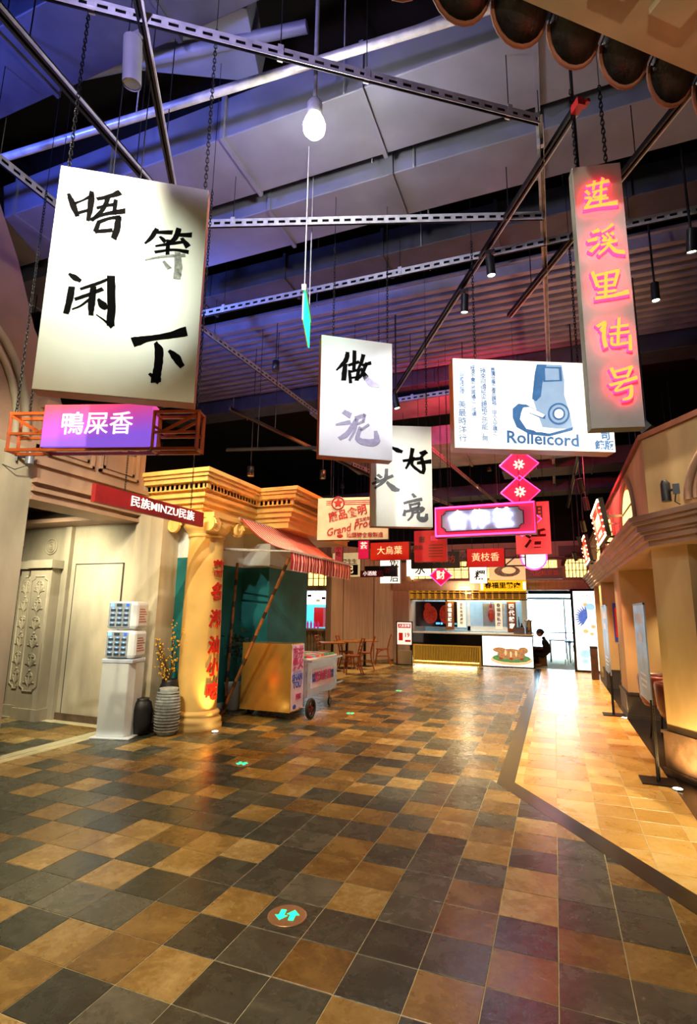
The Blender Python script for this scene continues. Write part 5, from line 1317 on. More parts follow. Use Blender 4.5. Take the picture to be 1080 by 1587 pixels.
# ---- advertising stand at the panelled wall
p = at(627, 1030, z=0); t = thing('poster_stand', 'black framed poster stand with red and white poster', 'poster stand', (p.x, p.y, 0))
MB().box((-.26, -.02, 0), (-.23, .02, 1.3)).box((.23, -.02, 0), (.26, .02, 1.3)).box((-.26, -.02, 1.27), (.26, .02, 1.3)).box((-.3, -.15, 0), (.3, .15, .02)).build('frame', 'table_black', t)
MB().box((-.22, -.02, .02), (.22, .1, .42)).build('base_box', 'plaster_beige', t); MB().box((-.23, -.01, .6), (.23, .0, 1.27)).build('poster', mat('poster_paper', '#f6e6dc', .5, var=.04, emit=.8, ecol='#ffe6d8'), t)
MB().box((-.2, -.013, 1.1), (.2, -.011, 1.22)).box((-.18, -.013, .72), (-.05, -.011, .95)).box((.02, -.013, .68), (.2, -.011, .74)).build('print', 'red_glow', t); text('19', .18, 'red_glow', t, .08, .88, y=-.012, bold=.02); text('人氣套餐', .09, 'text_white', t, 0, 1.16, y=-.016)
# ================================================================ FOOD COUNTER
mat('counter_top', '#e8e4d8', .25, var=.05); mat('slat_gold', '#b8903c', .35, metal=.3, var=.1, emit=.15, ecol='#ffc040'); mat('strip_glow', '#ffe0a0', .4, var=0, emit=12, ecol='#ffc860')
t = thing('food_counter', 'black food counter with gold slats and a glowing strip', 'counter', (-4.36, 17.0, 0))
MB().box((0, .06, 0), (2.2, .7, .93)).build('body', 'black_gloss', t); MB().box((-.02, 0, .6), (2.2, .06, .93)).build('front_panel', 'black_gloss', t)
MB().box((-.02, -.02, .93), (3.75, .75, .97)).build('counter_top', 'counter_top', t)
MB().box((.08, .02, .05), (2.14, .035, .08)).build('light_strip', 'strip_glow', t)
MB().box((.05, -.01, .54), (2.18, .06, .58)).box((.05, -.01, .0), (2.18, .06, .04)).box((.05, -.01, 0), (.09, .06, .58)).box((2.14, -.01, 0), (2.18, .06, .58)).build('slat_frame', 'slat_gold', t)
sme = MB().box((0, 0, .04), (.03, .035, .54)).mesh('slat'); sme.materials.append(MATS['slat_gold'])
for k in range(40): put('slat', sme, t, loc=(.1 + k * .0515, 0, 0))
area('strip_light', (-3.3, 16.9, .12), (-3.3, 16.0, -.1), 5, 2, .05, (1, .75, .35))
# light box with the goose platter
t = thing('light_box', 'white counter light box with a goose platter picture', 'light box', (-2.14, 16.95, 0))
MB().box((0, 0, 0), (1.5, .7, .92)).build('cabinet', 'black_gloss', t); MB().box((.02, -.012, .03), (1.47, 0, .9)).build('face', mat('lit_white', '#ffffff', .4, var=0, emit=1.5, ecol='#fff8ee'), t)
mat('goose', '#c9803c', .5, var=.5, scale=16, emit=.35, ecol='#f0b878'); mat('greens', '#6a9a5a', .5, var=.5, scale=22, emit=.3, ecol='#90d880'); mat('plate', '#f0c888', .5, var=.1, emit=.7, ecol='#ffd8a0')
b = MB(); b.sphere((.85, -.012, .22), .6, sc=(1, .01, .27)); b.build('picture_plate', 'plate', t)
b = MB(); b.sphere((.85, -.02, .27), .55, sc=(1, .01, .23)); b.build('picture_greens', 'greens', t)
b = MB(); b.sphere((.85, -.03, .38), .4, sc=(1, .01, .42)); b.sphere((.52, -.03, .5), .13, sc=(1.5, .03, .6)); b.sphere((1.2, -.03, .5), .14, sc=(1, .03, .7)); b.build('picture_goose', 'goose', t)
for k in range(7):
    b = MB(); b.sphere((.62 + k * .075, -.036, .40 + .03 * math.sin(k * 1.3)), .07, 12, 8, (.45, .04, 1.25)); b.build('picture_slice', 'plate' if k % 2 else 'goose', t)
for k in range(9):
    b = MB(); b.sphere((.45 + k * .1, -.038, .23 + .025 * math.sin(k * 2.1)), .045, 10, 6, (1.2, .04, .7)); b.build('picture_herb', ('greens', 'picture_tomato', 'greens')[k % 3] if k % 3 != 1 else mat('picture_tomato', '#c8482a', .5, var=.3, emit=.3, ecol='#e8603a'), t)
# gold shelf rack overhead
t = thing('overhead_rack', 'gilded two tier shelf rack hung over the food counter', 'shelf', (-4.4, 17.05, 1.98))
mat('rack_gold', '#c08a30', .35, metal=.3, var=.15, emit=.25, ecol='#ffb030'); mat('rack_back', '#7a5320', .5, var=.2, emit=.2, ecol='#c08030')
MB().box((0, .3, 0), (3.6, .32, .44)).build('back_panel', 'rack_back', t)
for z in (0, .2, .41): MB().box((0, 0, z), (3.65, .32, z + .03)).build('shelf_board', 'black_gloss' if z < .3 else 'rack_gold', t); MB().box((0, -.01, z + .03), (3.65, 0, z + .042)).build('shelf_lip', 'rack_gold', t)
for k in range(19): MB().box((k * .2, 0, 0), (k * .2 + .025, .3, .42)).build('divider', 'rack_gold', t)
for x in (.3, 1.8, 3.3): MB().tube([(x, .15, .42), (x, .15, .62)], .012, 6).build('hanger', 'rack_gold', t)
MB().box((1.2, .1, -.03), (3.4, .2, -.01)).build('light_strip', 'strip_glow', t)
# tv
t = thing('television', 'wall television showing red roast poultry', 'television', (-4.4, 17.75, 1.12))
MB().box((0, 0, 0), (1.45, .06, .82)).build('bezel', 'black_gloss', t); MB().box((.02, -.006, .03), (1.43, 0, .8)).build('screen', mat('screen_dark', '#140408', .2, var=.1, emit=.2, ecol='#20060c'), t); MB().box((.5, .06, .2), (.95, 1.45, .6)).build('bracket', 'black_gloss', t)
b = MB(); b.sphere((.5, -.006, .38), .3, sc=(.8, .02, 1)); b.sphere((.42, -.006, .66), .12, sc=(1, .04, 1)); b.build('picture', mat('roast_red', '#7a1a10', .3, var=.5, scale=14, bump=.5, bscale=20, emit=.22, ecol='#c03018'), t)
b = MB(); b.sphere((1.0, -.006, .4), .28, sc=(.7, .02, 1.1)); b.build('picture', 'roast_red', t); text('招牌 鵝', .07, 'led_blue', t, .8, .1, y=-.012); text('10%', .08, 'screen_blue', t, 1.33, .1, y=-.012)
# hanging banners
mat('banner_brown', '#8a5a2e', .6, var=.12); mat('banner_white', '#efe8d6', .6, var=.05, emit=.5, ecol='#fff4d8')
for lb, px0, px1, py0, py1, m_, tx, tm in (('brown cloth banner beside the television', 691, 704, 937, 976, 'banner_brown', '春福里鵝店', 'text_white'), ('white paper banner left of the serving hatch', 709, 722, 940, 972, 'banner_white', '百年老店鹵味', 'print_brown'), ('white paper banner right of the serving hatch', 768, 779, 940, 975, 'banner_white', '春福里私房', 'print_brown'), ('brown cloth banner beside the cash register', 787, 801, 938, 980, 'banner_brown', '四代鵝家', 'text_white')):
    a, c, d_ = at(px0, py1, y=17.2), at(px1, py1, y=17.2), at(px0, py0, y=17.2); d_.z = 1.968
    t = thing('cloth_banner', lb, 'banner', a); MB().box((0, 0, 0), (c.x - a.x, .008, d_.z - a.z)).build('cloth', m_, t); text('\n'.join(tx), (d_.z - a.z) / len(tx) * .72, tm, t, (c.x - a.x) / 2, (d_.z - a.z) / 2, y=-.004, bold=.02, line=1.15)
    MB().tube([(-.02, 0, d_.z - a.z), (c.x - a.x + .02, 0, d_.z - a.z)], .012, 6).build('rod', 'brown_wood', t)
# yellow fascia sign
a, c, d_ = at(743, 915, y=16.7), at(816, 915, y=16.7), at(743, 899, y=16.7)
t = box_sign('fascia_sign', 'yellow food stall sign with bold black characters', (a.x, 16.7, a.z - .03), 0, c.x - a.x, d_.z - a.z + .02, .12, mat('yellow_sign', '#f0a812', .4, var=.05, emit=.9, ecol='#ffb010'), 'gold_trim'); text('春福里鵝肉', .19, 'ink', t, (c.x - a.x) * .5, (d_.z - a.z + .02) * .5, y=-.009, bold=.03, sx=1.12)
for x in (.08, 1.32): MB().box((x - .04, -.02, .05), (x + .04, -.006, .28)).build('lamp', 'box_white', t)
# kitchen: hood, hatch, roast goose, appliances
t = thing('kitchen_hatch', 'white serving hatch with steel frame behind the counter', 'serving hatch', (-2.75, 18.2, .9)); MB().box((0, 0, .1), (1.5, .05, .25)).box((0, 0, 1.15), (1.5, .05, 1.4)).box((0, 0, .1), (.1, .05, 1.4)).box((1.35, 0, .1), (1.5, .05, 1.4)).build('frame', 'counter_top', t); MB().box((-.6, -.1, -.9), (2.1, .5, .1)).build('worktop', 'kitchen_glaze', t)
t = thing('kitchen_fridge', 'steel kitchen cabinet seen through the serving hatch', 'cabinet', (-2.3, 18.75, 0)); MB().box((0, 0, 0), (.75, .4, 1.9)).build('body', 'steel', t); MB().box((.03, -.01, .9), (.36, 0, 1.85)).build('door', 'steel', t); MB().box((.39, -.01, .9), (.72, 0, 1.85)).build('door', 'steel', t)
t = thing('roast_goose', 'brown roast goose hanging in the kitchen hatch', 'food', at(761, 953, y=18.15)); MB().sphere((0, 0, 0), .16, sc=(.7, .5, 1.5)).sphere((0, 0, .28), .05, sc=(1, 1, 2.2)).build('body', 'roast_red', t); MB().tube([(0, 0, .35), (0, 0, .62)], .008, 6).build('hook', 'steel', t)
pr = at(805, 983, y=17.3); t = thing('cash_register', 'grey cash register at the end of the food counter', 'register', (pr.x, 17.3, .97)); MB().box((-.16, -.15, 0), (.16, .15, .2)).build('body', 'lamp_grey', t); MB().bar((0, -.05, .3), (0, .06, .42), .3, .03, (1, 0, 0)).build('screen', 'slot_dark', t); MB().tube([(0, 0, .2), (0, 0, .35)], .02, 8).build('stem', 'lamp_grey', t)
pr = at(820, 985, y=17.3); t = thing('drink_dispenser', 'tall steel drink dispenser beside the cash register', 'dispenser', (pr.x, 17.3, .97)); MB().lathe([(.09, 0), (.09, .38), (.1, .4), (.03, .44)], 18).build('tank', 'steel', t); MB().bar((0, -.09, .1), (0, -.14, .08), .03).build('tap', 'black_gloss', t); MB().box((-.12, -.02, .38), (.12, .02, .41)).build('handle', 'black_gloss', t)
pr = at(812, 985, y=17.45); t = thing('condiment_caddy', 'dark bottles and cups beside the register', 'caddy', (pr.x - .05, 17.45, .97)); MB().lathe([(.06, 0), (.06, .2), (.02, .26), (.02, .32)], 12).build('bottle', 'black_gloss', t); MB().lathe([(.045, 0), (.05, .14)], 12, (-.14, .02, 0)).build('cup', 'black_gloss', t)
area('kitchen_light', (-2.6, 18.0, 2.5), (-2.6, 18.3, 0), 26, 3, .8, (.62, .86, 1))
point('counter_glow', (-2.6, 16.6, 2.2), 16, (1, .8, .5), .1)
# ---- tall advertising light box beside the door
t = thing('advert_light_box', 'tall white light box with a blue bird painting beside the doorway', 'light box', (.44, 16.6, 0), R(-4))
MB().box((0, 0, 0), (.66, .12, 2.3)).build('cabinet', 'black_gloss', t); MB().box((.07, -.012, .06), (.64, 0, 2.24)).build('face', 'lit_white', t)
mat('bird_blue', '#5a7ad0', .5, var=.3, scale=14, emit=.5, ecol='#6a90e8'); mat('bird_sky', '#a8d8f0', .5, var=.2, scale=8, emit=.8, ecol='#a8e0ff'); mat('bird_gold', '#f0c070', .5, var=.2, emit=.7, ecol='#ffd088')
for k in range(11):
    a = R(100 + k * 13); c = Vector((.42, -.014, 1.5)); q = MB(); d = Vector((math.cos(a), 0, math.sin(a))); n_ = Vector((-d.z, 0, d.x))
    q.add([c, c + d * .2 + n_ * .03, c + d * (.36 + .04 * (k % 2)), c + d * .2 - n_ * .03], [(0, 1, 2, 3)]); q.build('painted_feather', 'bird_blue', t)
for x, z, s, m_ in ((.5, 1.8, .14, 'bird_sky'), (.38, 1.86, .07, 'bird_gold'), (.3, .5, .16, 'bird_sky'), (.5, .6, .12, 'bird_sky'), (.55, 1.25, .07, 'bird_gold'), (.35, 1.12, .08, 'bird_gold'), (.5, 1.05, .06, 'bird_gold'), (.28, .3, .1, 'bird_sky')):
    b = MB(); b.sphere((x, -.012, z), s, sc=(.9, .02, .7)); b.build('painted_cloud', m_, t)
text('CHUN', .1, 'text_blue', t, .36, 2.1, y=-.015)
t = thing('slim_bin', 'dark brown slim bin beside the advertising light box', 'bin', tuple(at(923, 1053, z=0)), 0); MB().box((-.08, -.15, 0), (.08, .15, .75)).build('body', 'brown_wood', t, bevel=.01); MB().box((-.085, -.155, .75), (.085, .155, .8)).build('lid', 'black_board', t)
# chairs of the far room: a slim table
t = thing('far_table', 'small white table in the bright doorway', 'table', (.1, 19.6, 0)); MB().box((-.35, -.3, .7), (.35, .3, .74)).build('tabletop', 'counter_top', t)
for sx in (-1, 1):
    for sy in (-1, 1): MB().bar((sx * .3, sy * .25, 0), (sx * .3, sy * .25, .7), .04).build('leg', 'steel', t)
t = thing('bar_stool', 'slim stool beside the table in the doorway', 'stool', (.38, 18.6, 0)); MB().lathe([(.001, .7), (.15, .7), (.15, .74), (.001, .745)], 16).build('seat', 'slot_dark', t)
for k in range(4): a = k * math.pi / 2 + .4; MB().tube([(.1 * math.cos(a), .1 * math.sin(a), .7), (.18 * math.cos(a), .18 * math.sin(a), 0)], .012, 6).build('leg', 'steel', t)
# ---- crouching person
mat('cloth_black', '#15141a', .8, var=.15); mat('skin', '#b9805c', .5, var=.06); mat('hair', '#120e0c', .6); mat('shoe', '#c98a68', .6)
def skin_body(name, verts, edges, radii, m, parent, root=0):
    me = bpy.data.meshes.new(name); me.from_pydata(verts, edges, []); o = bpy.data.objects.new(name, me); col.objects.link(o)
    sk = o.modifiers.new('skin', 'SKIN'); sk.use_smooth_shade = True
    for i, r in enumerate(radii):
        v = me.skin_vertices[0].data[i]; v.radius = r if isinstance(r, tuple) else (r, r); v.use_root = (i == root)
    ss = o.modifiers.new('sub', 'SUBSURF'); ss.levels = 2; ss.render_levels = 2
    dg = bpy.context.evaluated_depsgraph_get(); dg.update(); me2 = bpy.data.meshes.new_from_object(o.evaluated_get(dg)); bpy.data.objects.remove(o)
    me2.materials.clear(); me2.materials.append(MATS[m]); me2.name = name
    for p_ in me2.polygons: p_.use_smooth = True; p_.material_index = 0
    return put(name, me2, parent)
pp_ = at(846, 1033, z=0)
t = thing('person', 'person in black crouching by the doorway with a phone, head bowed', 'person', (pp_.x, pp_.y, 0), R(0))
# faces -x (left), side on; heights in metres
V = [(.06, 0, .30), (.10, 0, .48), (.06, 0, .68), (.00, 0, .82), (-.06, 0, .90),           # pelvis, waist, chest, neck base, neck
     (-.05, -.13, .34), (-.36, -.12, .40), (-.2, -.12, .08),                                    # right hip, knee, ankle
     (-.05, .13, .34), (-.30, .14, .46), (-.24, .14, .08),
     (-.02, -.17, .74), (.0, -.21, .52), (-.2, -.12, .48), (-.28, -.06, .5),                  # right shoulder, elbow, wrist, hand
     (-.02, .17, .74), (-.02, .2, .52), (-.2, .08, .5), (-.28, .03, .52)]
Ed = [(0, 1), (1, 2), (2, 3), (3, 4), (0, 5), (5, 6), (6, 7), (0, 8), (8, 9), (9, 10), (2, 11), (11, 12), (12, 13), (13, 14), (2, 15), (15, 16), (16, 17), (17, 18)]
Rd = [.15, .135, .15, .075, .055, .1, .075, .05, .1, .075, .05, .065, .048, .034, .03, .065, .048, .034, .03]
body = skin_body('body', V, Ed, Rd, 'cloth_black', t)
MB().sphere((-.13, 0, 1.0), .1, 18, 12, (1.05, .82, 1.15)).build('head', 'skin', body)
MB().sphere((-.115, 0, 1.03), .112, 18, 10, (1.05, .86, .95)).build('hair', 'hair', body)
q = MB(); q.sphere((-.23, 0, .975), .02, 8, 6, (1.2, .7, 1)); q.sphere((-.12, -.088, .985), .022, 8, 6, (.8, .4, 1.3)); q.build('nose_and_ear', 'skin', body)
for s in (-1, 1):
    q = MB(); q.tube([(-.0, s * .2, .54), (-.2, s * .1, .49)], [.043, .034], 10); q.sphere((-.25, s * .06, .505), .035, 10, 6, (1.2, .6, .9))
    for k in range(4): q.tube([(-.27, s * (.05 - .0 * k), .53 - .018 * k), (-.31, s * .03, .535 - .018 * k), (-.315, s * .005, .53 - .018 * k)], [.009, .008, .007], 6)
    q.tube([(-.24, s * .04, .53), (-.28, s * .015, .555)], [.01, .008], 6); q.build('forearm_and_hand', 'skin', body)
    q = MB(); q.sphere((-.24, s * .13, .04), .05, 12, 6, (2.3, .9, .8)); q.build('shoe', 'shoe', body)
ph = tag(MB().box((-.36, -.04, .5), (-.345, .04, .64)).build('phone', 'black_gloss'), 'dark phone held by the crouching person', 'phone'); ph.location = t.location
t = thing('cardboard_box', 'open cardboard box on the floor before the crouching person', 'box', (pp_.x - .17, pp_.y + .45, 0)); mat('cardboard', '#b98a52', .8, var=.12); MB().box((-.2, -.2, 0), (.2, .2, .015)).box((-.2, -.2, 0), (-.185, .2, .5)).box((.185, -.2, 0), (.2, .2, .5)).box((-.2, -.2, 0), (.2, -.185, .5)).box((-.2, .185, 0), (.2, .2, .5)).build('box_body', 'cardboard', t); MB().bar((0, -.2, .5), (0, -.32, .58), .4, .01).build('flap', 'cardboard', t)
# ================================================================ RIGHT SIDE
mat('lit_red', '#a01c18', .5, var=.15, emit=.7, ecol='#ff3a20'); mat('bulb_tiny', '#fff0c0', .4, var=0, emit=6, ecol='#ffe0a0'); mat('poster_blue', '#8fb6e0', .4, var=.3, scale=2.2, stretch=(1, 1, 1)); mat('leather', '#6a2a1c', .35, var=.2, scale=8)
def marquee(label, y0, y1, z0, z1, lean, tx):
    t = thing('marquee_sign', label, 'sign', (.72, y0, z0)); L = y1 - y0; h = z1 - z0
    T = Matrix.Rotation(R(lean), 4, 'Y')
    def bb(a, b, nm, m_, par=t): q = MB(); q.T = T; q.box(a, b); return q.build(nm, m_, par)
    bb((0, 0, 0), (.06, L, h), 'cabinet', 'black_board'); bb((-.008, .05, .05), (0, L - .05, h - .05), 'face', 'lit_red')
    o = text(tx, h * .36, 'text_cream', t, 0, 0, y=0, bold=.02)
    for v in o.data.vertices: v.co = T @ Vector((-.01 + v.co.y, L / 2 - v.co.x, h / 2 + v.co.z))
    o = text('手工現做 每日鮮煮', h * .14, 'text_cream', t, 0, 0, y=0)
    for v in o.data.vertices: v.co = T @ Vector((-.01 + v.co.y, L / 2 - v.co.x, h * .2 + v.co.z))
    q = MB(); q.T = T; n = int(L / .09)
    for k in range(n):
        for z in (.02, h - .02): q.sphere((-.012, .04 + k * (L - .08) / (n - 1), z), .014, 6, 4)
    for k in range(6):
        for y in (.02, L - .02): q.sphere((-.012, y, .05 + k * (h - .1) / 5), .014, 6, 4)
    q.build('bulbs', 'bulb_tiny', t)['kind'] = 'stuff'
    for y in (L * .25, L * .75): MB().bar((.05, y, h * .6), (.3, y, h * .6), .03).build('bracket', 'steel', t); MB().bar((.05, y, .03), (.3, y, .03), .03).build('bracket', 'black_board', t)
marquee('red marquee sign edged with bulbs above the near shop front', 7.9, 9.3, 2.66, 3.2, -8, '潮汕牛肉'); marquee('red marquee sign edged with bulbs above the far shop front', 11.6, 13.0, 2.66, 3.2, -8, '甘草水果')
def flood(label, loc, rz, mount):
    t = thing('flood_lamp', label, 'flood lamp', loc, R(rz), 'black cornice flood lamps'); MB().tube([(0, 0, -.1), (0, 0, .08), (0, -.015, .12)], [.045, .045, .02], 14).build('head', 'lamp_body', t)
    MB().bar((.04, 0, 0), (.13, 0, 0), .02).build('yoke', 'lamp_body', t); MB().bar((.13, 0, -.05), (.13, 0, .05), .06, .02).build('mount_plate', 'lamp_body', t); MB().tube([(.12, 0, -.04), (.1, 0, -.12), (.16, 0, -.16)], .006, 5).build('cable', 'track_black', t)
pf = C0 + DG * .42 - DN * .14; flood('black flood lamp on the cornice beside the chamfer arch', (pf.x, pf.y, 2.82), -58, 0)
t = thing('wall_bracket_lamp', 'grey flood lamp fixed to the pale entrance pier', 'flood lamp', (-5.45, 4.05, 3.28)); MB().tube([(0, 0, -.09), (0, 0, .09)], .045, 14).build('head', 'lamp_grey', t); MB().bar((-.03, 0, 0), (-.13, -.05, 0), .03).build('arm', 'lamp_body', t); MB().bar((-.14, -.05, -.06), (-.14, -.05, .06), .02, .08).build('mount_plate', 'lamp_body', t); MB().tube([(-.02, 0, -.1), (-.08, -.1, -.17), (-.15, -.2, -.13)], .006, 5).build('cable', 'track_black', t)
mat('placard_print', '#dfe8f4', .5, var=0)
def placard(label, px, py, y0, y1, zt, zb):
    p = at(px, py, z=0); t = thing('placard_stand', label, 'sign stand', (p.x, p.y, 0))
    MB().box((-.16, -.14, 0), (.16, .14, .012)).build('base_plate', 'table_black', t)
    for s in (-.028, .028):
        MB().tube([(s * .4, s, .012), (s * .4, s, zb + .05)], .011, 8).build('pole', 'table_black', t)
    for k in range(12): MB().bar((0, -.035, .08 + k * .055), (0, .035, .08 + k * .055), .012).build('spacer', 'table_black', t)
    b = MB().box((-.006, y0, zb), (.006, y1, zt)).build('board', 'poster_blue', t)
    for z, hh, s in ((zt - .22, .12, .6), (zt - .4, .1, .35), (zb + .25, .02, .5), (zb + .19, .02, .6), (zb + .13, .02, .4)): MB().box((-.008, (y0 + y1) / 2 - (y1 - y0) * s / 2, z), (-.005, (y0 + y1) / 2 + (y1 - y0) * s / 2, z + hh)).build('print', 'placard_print', b)
    MB().bar((0, y0, zt), (0, y1, zt), .02).build('top_clip', 'table_black', t)
placard('tall blue placard on twin black poles at the near pillar', 1021, 1212, -.02, .75, 1.72, .72); placard('slim blue placard on black poles at the second pillar', 951, 1108, -.1, .85, 1.75, .62)
t = thing('wall_poster', 'red and blue poster inside the far shop', 'poster', (1.35, 13.38, 1.0)); MB().box((-.13, 0, 0), (.13, .012, .85)).build('sheet', 'text_blue', t); MB().box((-.1, -.004, .1), (.1, 0, .75)).build('print', 'red_glow', t)
# leather tub chairs inside the shop
def tub(label, x, y, rz):
    t = thing('tub_chair', label, 'armchair', (x, y, 0), R(rz), 'brown leather tub chairs in the right shop'); MB().lathe([(.001, .4), (.28, .4), (.31, .44), (.29, .5), (.001, .5)], 24).build('seat', 'leather', t)
    b = MB(); prof = [(.3, .44), (.33, .5), (.35, .76), (.34, .8), (.31, .8), (.29, .76), (.28, .5)]; b.lathe(prof + prof[:1], 20, a0=R(10), a1=R(170) + R(0)); b.lathe(prof + prof[:1], 8, a0=R(-20), a1=R(10)); b.lathe(prof + prof[:1], 8, a0=R(170), a1=R(200)); b.build('backrest', 'leather', t)
    for k in range(4): a = k * math.pi / 2 + .78; MB().tube([(.2 * math.cos(a), .2 * math.sin(a), .42), (.26 * math.cos(a), .26 * math.sin(a), 0)], .014, 8).build('leg', 'table_black', t)
tub('brown leather tub chair beside the near blue placard', 1.36, 8.5, 60); tub('brown leather tub chair behind the near pillar', 1.42, 7.55, 150); tub('brown leather tub chair deeper in the right shop', 2.2, 8.7, -30)
t = thing('lounge_table', 'dark table between the leather tub chairs', 'table', (2.05, 7.9, 0)); MB().lathe([(.001, .7), (.38, .7), (.38, .74), (.001, .745)], 28).build('tabletop', 'brown_wood', t); MB().tube([(0, 0, .02), (0, 0, .7)], .035, 10).build('post', 'table_black', t); MB().lathe([(.24, 0), (.24, .015), (.05, .03)], 20).build('base', 'table_black', t)
t = thing('magazine_rack', 'narrow wooden rack of leaflets between the pillars', 'rack', (1.15, 11.3, 0)); MB().box((-.05, -.25, 0), (.12, -.22, 1.05)).box((-.05, .22, 0), (.12, .25, 1.05)).build('side_panel', 'brown_wood', t)
for k in range(4): MB().box((-.05, -.22, .1 + k * .26), (.1, .22, .12 + k * .26)).build('shelf', 'brown_wood', t); MB().box((-.02, -.18, .12 + k * .26), (.0, .18, .3 + k * .26)).build('leaflets', 'poster_blue', t)
# ---- round exit markers let into the floor
mat('marker_rim', '#b8906a', .3, metal=.6, var=.1); mat('marker_face', '#8a4a20', .3, var=.1); mat('marker_green', '#20f090', .3, var=0, emit=3.0, ecol='#10f080')
def marker(label, px, py):
    p = at(px, py, z=0); t = thing('floor_marker', label, 'floor marker', (p.x, p.y, 0), R(12), 'round exit markers in the floor')
    MB().lathe([(.105, 0), (.105, .004), (.098, .006), (.09, .006)], 36).build('rim', 'marker_rim', t); MB().disc((0, 0, .0055), .092, (0, 0, 1), 32).build('disc', 'marker_face', t)
    q = MB()
    for s, x in ((1, .03), (-1, -.03)):
        pts = [(x - .014, -.045 * s), (x + .014, -.045 * s), (x + .014, .008 * s), (x + .034, .008 * s), (x, .05 * s), (x - .034, .008 * s), (x - .014, .008 * s)]
        q.prism(pts, .0055, .0075)
    q.build('arrows', 'marker_green', t)
marker('round copper floor marker with two green arrows on a grey tile', 445, 1420); marker('round floor marker with green arrows beyond the yellow column foot', 375, 1184); marker('round floor marker with green arrows beside the snack cart wheels', 543, 1106); marker('round floor marker with green arrows before the timber deck', 618, 1071)
# ---- floor uplights
def uplight(label, x, y, e, colr, tgt, deg=70):
    t = thing('floor_uplight', label, 'uplight', (x, y, 0), 0, 'small round floor uplights'); MB().lathe([(.05, 0), (.05, .008), (.04, .01)], 20).build('rim', 'steel', t); MB().disc((0, 0, .011), .04, (0, 0, 1)).build('lens', 'lens_glow', t)
    s = spot('uplight_spot', (0, 0, .04), Vector(tgt) - Vector((x, y, 0)), e, deg, colr, .8, .03); s.parent = t
pu = at(1049, 1222, z=0); uplight('floor uplight at the foot of the near pillar', pu.x, pu.y - .04, 45, AMBER, (P0.x + .2, P0.y - .05, .8), 110)
uplight('floor uplight at the foot of the yellow column', -4.3, 6.28, 60, (1, .55, .14), (-4.5, 6.4, 2.2), 75)
uplight('floor uplight at the foot of the second pillar', .93, 9.72, 18, AMBER, (1.1, 9.85, 2), 80)
# ================================================================ LAMPS ON THE TRACKS AND ADDED LAMPS
bs = Vector((-2.5, 2.37, 3.75))
track_lamp(at(205, 95, z=5.2), bs + Vector((0, 0, 0)), 'large grey track spotlight above the big sign', 0, body='lamp_grey', L=.3, r=.06, rise=.2)
def lamp_for(label, loc, target, e, deg, colr=WHITE, **k): return track_lamp(loc, target, label, e, deg, colr, **k)
lamp_for('added spotlight aimed at the big four character sign', (-1.1, .1, 4.7), (-2.62, 2.3, 3.75), 250, 33, (.94, 1, .85), rise=2.7, blend=1.0)  # lamp added above the view to light this sign
lamp_for('grey track spotlight beside the slanting track above the light box', at(760, 412, z=5.2), (-.2, 5.6, 0), 60, 50, WARM)
lamp_for('added spotlight aimed at the two character sign', (-.5, 1.35, 5.3), (-1.72, 4.55, 3.55), 300, 24, (.96, .96, 1), rise=2.1, blend=1)  # added out of view, in front of the sign face
lamp_for('tilted track spotlight on the slanting track', at(720, 470, z=5.2), (-1.2, 6.6, 0), 60, 50, WARM)
lamp_for('added spotlight aimed at the three character sign', (.1, 1.5, 5.3), (-1.68, 6.1, 3.2), 520, 18, (1, .98, .92), rise=2.1, blend=1)  # extra lamp overhead, added to whiten the sign
lamp_for('track spotlight over the two character sign edge', at(613, 622, y=7.0), (-1.6, 7.2, 2.5), 25, 60, (1, .95, .85), rise=3.2)
lamp_for('track spotlight right of the red lettered sign', at(1015, 452, z=5.2), (1.25, 6.4, 1.6), 330, 70, (1, .86, .55), rise=2.2)
lamp_for('bright track spotlight beyond the red lettered sign', at(1072, 372, z=5.1), (1.3, 6.0, 2.6), 300, 90, WARM, rise=2.2)
for k, (px, py, Y) in enumerate(((908, 780, 9.0), (900, 752, 8.2), (904, 815, 10.5), (898, 838, 12.2), (891, 862, 13.6))):
    p = at(px, py, y=Y); lamp_for(('second', 'first', 'third', 'fourth', 'fifth')[k] + ' spotlight over the yellow walkway counted from the chamfered shop corner', p, (.9 + .02 * k, Y + .9, 1.0), 120, 80, (1, .74, .4), rise=max(.1, 4.62 - p.z) if abs(p.x - .58) < .05 else 7.4 - p.z)
dl = [('cylinder downlight hanging beside the two character sign', 427, 575, 6.6, 90, WARM), ('small downlight above the retro grocery sign', 500, 742, 8.6, 60, WARM), ('small downlight before the orange cornice', 388, 738, 7.2, 70, (1, .6, .3)), ('bright downlight under the purple tea sign', 246, 700, 6.9, 60, WARM)]
for lb, px, py, Y, e, c in dl:
    p = at(px, py, y=Y); downlight(p, lb, e, c, 80)
# added downlights brightening the hall floor, most of them above the frame or behind the viewer
for k, (x, y) in enumerate(((-1.5, .6), (-3.4, .8), (-.2, 1.6), (-2.6, 7.4), (-1.2, 9.2), (-2.7, 10.8), (-1.3, 12.8), (-3.0, 14.4), (-5.4, 13.4), (-1.6, 15.6))):
    q = downlight((x, y, 5.6 if y < 3 else 5.0), ('added hall downlight over the ' + ('entrance floor', 'left entrance floor', 'dark band corner', 'slate floor by the cart', 'slate floor under the neon sign', 'slate floor beside the timber deck', 'slate floor before the food counter', 'floor by the panelled wall', 'cafe tables', 'food counter front')[k]), (330, 220, 280, 250, 260, 250, 250, 200, 240, 150)[k], WARM if y < 3 else (1, .7, .36), 85)
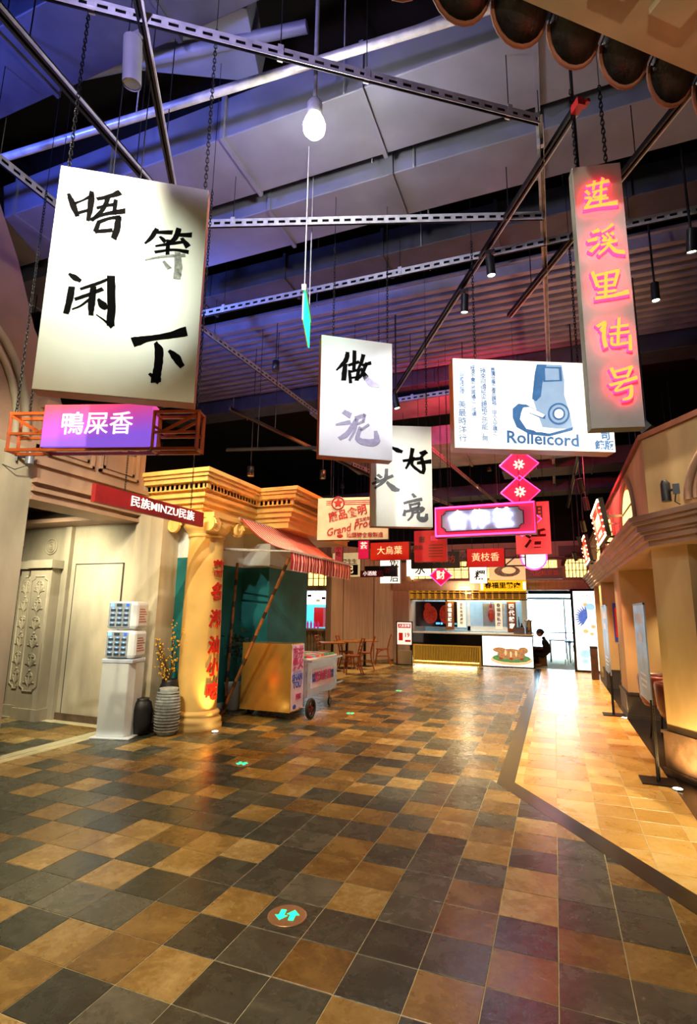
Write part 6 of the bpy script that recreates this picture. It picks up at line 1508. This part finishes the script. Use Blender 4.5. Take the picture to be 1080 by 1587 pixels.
# flood lamps added to tint and brighten the ceiling, fronts and piers
def added_flood(label, loc, tgt, e, c, deg=120):
    t = thing('added_flood', label, 'flood lamp', loc); d = (Vector(tgt) - Vector(loc)).normalized()
    MB().bar(-d * .05, d * .05, .2, .14).build('housing', 'lamp_body', t); MB().bar(d * .05, d * .056, .17, .11).build('lens', 'lens_off', t)
    q = MB().tube([(0, 0, 0), (0, 0, roof(loc[0], loc[1], loc[2]) - loc[2])], .008, 6).build('hanger_rod', 'track_black', t)
    s = spot('flood_spot', d * .1, d * 3, e, deg, c, .9, .1); s.parent = t
added_flood('added blue flood lamp on the ceiling frame at the left', (-4.6, 1.2, 4.9), (-3.6, 4.2, 7.0), 260, (.10, .16, 1), 120)
added_flood('added violet flood lamp over the pendant bulb', (-2.0, 1.0, 4.6), (-2.0, 4.3, 7.0), 110, (.6, .5, 1), 100)
added_flood('added blue flood lamp behind the large sign', (-4.6, 4.6, 4.6), (-3.2, 7.2, 6.5), 150, (.12, .22, 1), 120)
added_flood('added red flood lamp above the neon signs', (-1.2, 8.2, 4.2), (-1.2, 10.6, 5.6), 260, (1, .02, .06), 140)
added_flood('added amber flood lamp over the right fronts', (1.2, 7.2, 3.9), (-.4, 8.0, 6.5), 70, (1, .55, .3), 120)
added_flood('added amber flood lamp before the yellow cornice', at(215, 480, y=4.3), (-4.4, 6.8, 3.25), 190, (1, .52, .12), 110)  # added lamp, kept behind the big sign
added_flood('added pale flood lamp inside the recessed entrance', (-6.6, 4.7, 2.95), (-6.7, 6.0, 1.3), 130, (1, .93, .66), 130)
added_flood('added red flood lamp aimed along the right fronts', (.1, 8.4, 4.3), (1.0, 9.0, 3.1), 220, (1, .08, .12), 110)
added_flood('added warm flood lamp lighting the near pier', (-4.0, 2.2, 4.3), (-5.6, 3.9, 2.0), 160, (1, .95, .7), 90)

lamp_for('added spotlight aimed at the red lettered sign', (.15, .4, 4.4), (.47, 3.8, 3.7), 75, 40, (.95, .98, 1), rise=3.0)  # added unseen lamp to brighten the grey sign face
lamp_for('added spotlight lighting the yellow column', (-2.9, .5, 5.6), (-4.7, 6.3, 1.9), 620, 34, (1, .88, .58), rise=1.7)  # unseen lamp added to brighten the column
lamp_for('added spotlight lighting the red sign by the entrance', (-1.9, .3, 5.6), (-4.9, 5.2, 2.4), 500, 40, (1, .9, .75), rise=1.7)  # added out of view to brighten the entrance side
lamp_for('added spotlight washing the roof eave', (.35, .3, 3.9), (.75, 2.3, 4.6), 45, 90, (1, .82, .55), rise=.7)  # added lamp outside the view, brightens the soffit
for k, y in enumerate((7.6, 9.2, 11.9, 15.0)):
    downlight((2.0, y, 2.1), 'recessed shop downlight above the ' + ('tub chairs', 'lounge floor', 'leaflet rack', 'rear shop')[k], 60, (1, .74, .4), 120, top=2.33, L=.1)
added_flood('added orange flood lamp aimed at the cornice over the awning', at(565, 640, y=8.4), (-3.9, 8.2, 3.3), 150, (1, .22, .05), 100)  # added lamp hidden behind a sign, tints the cornice orange
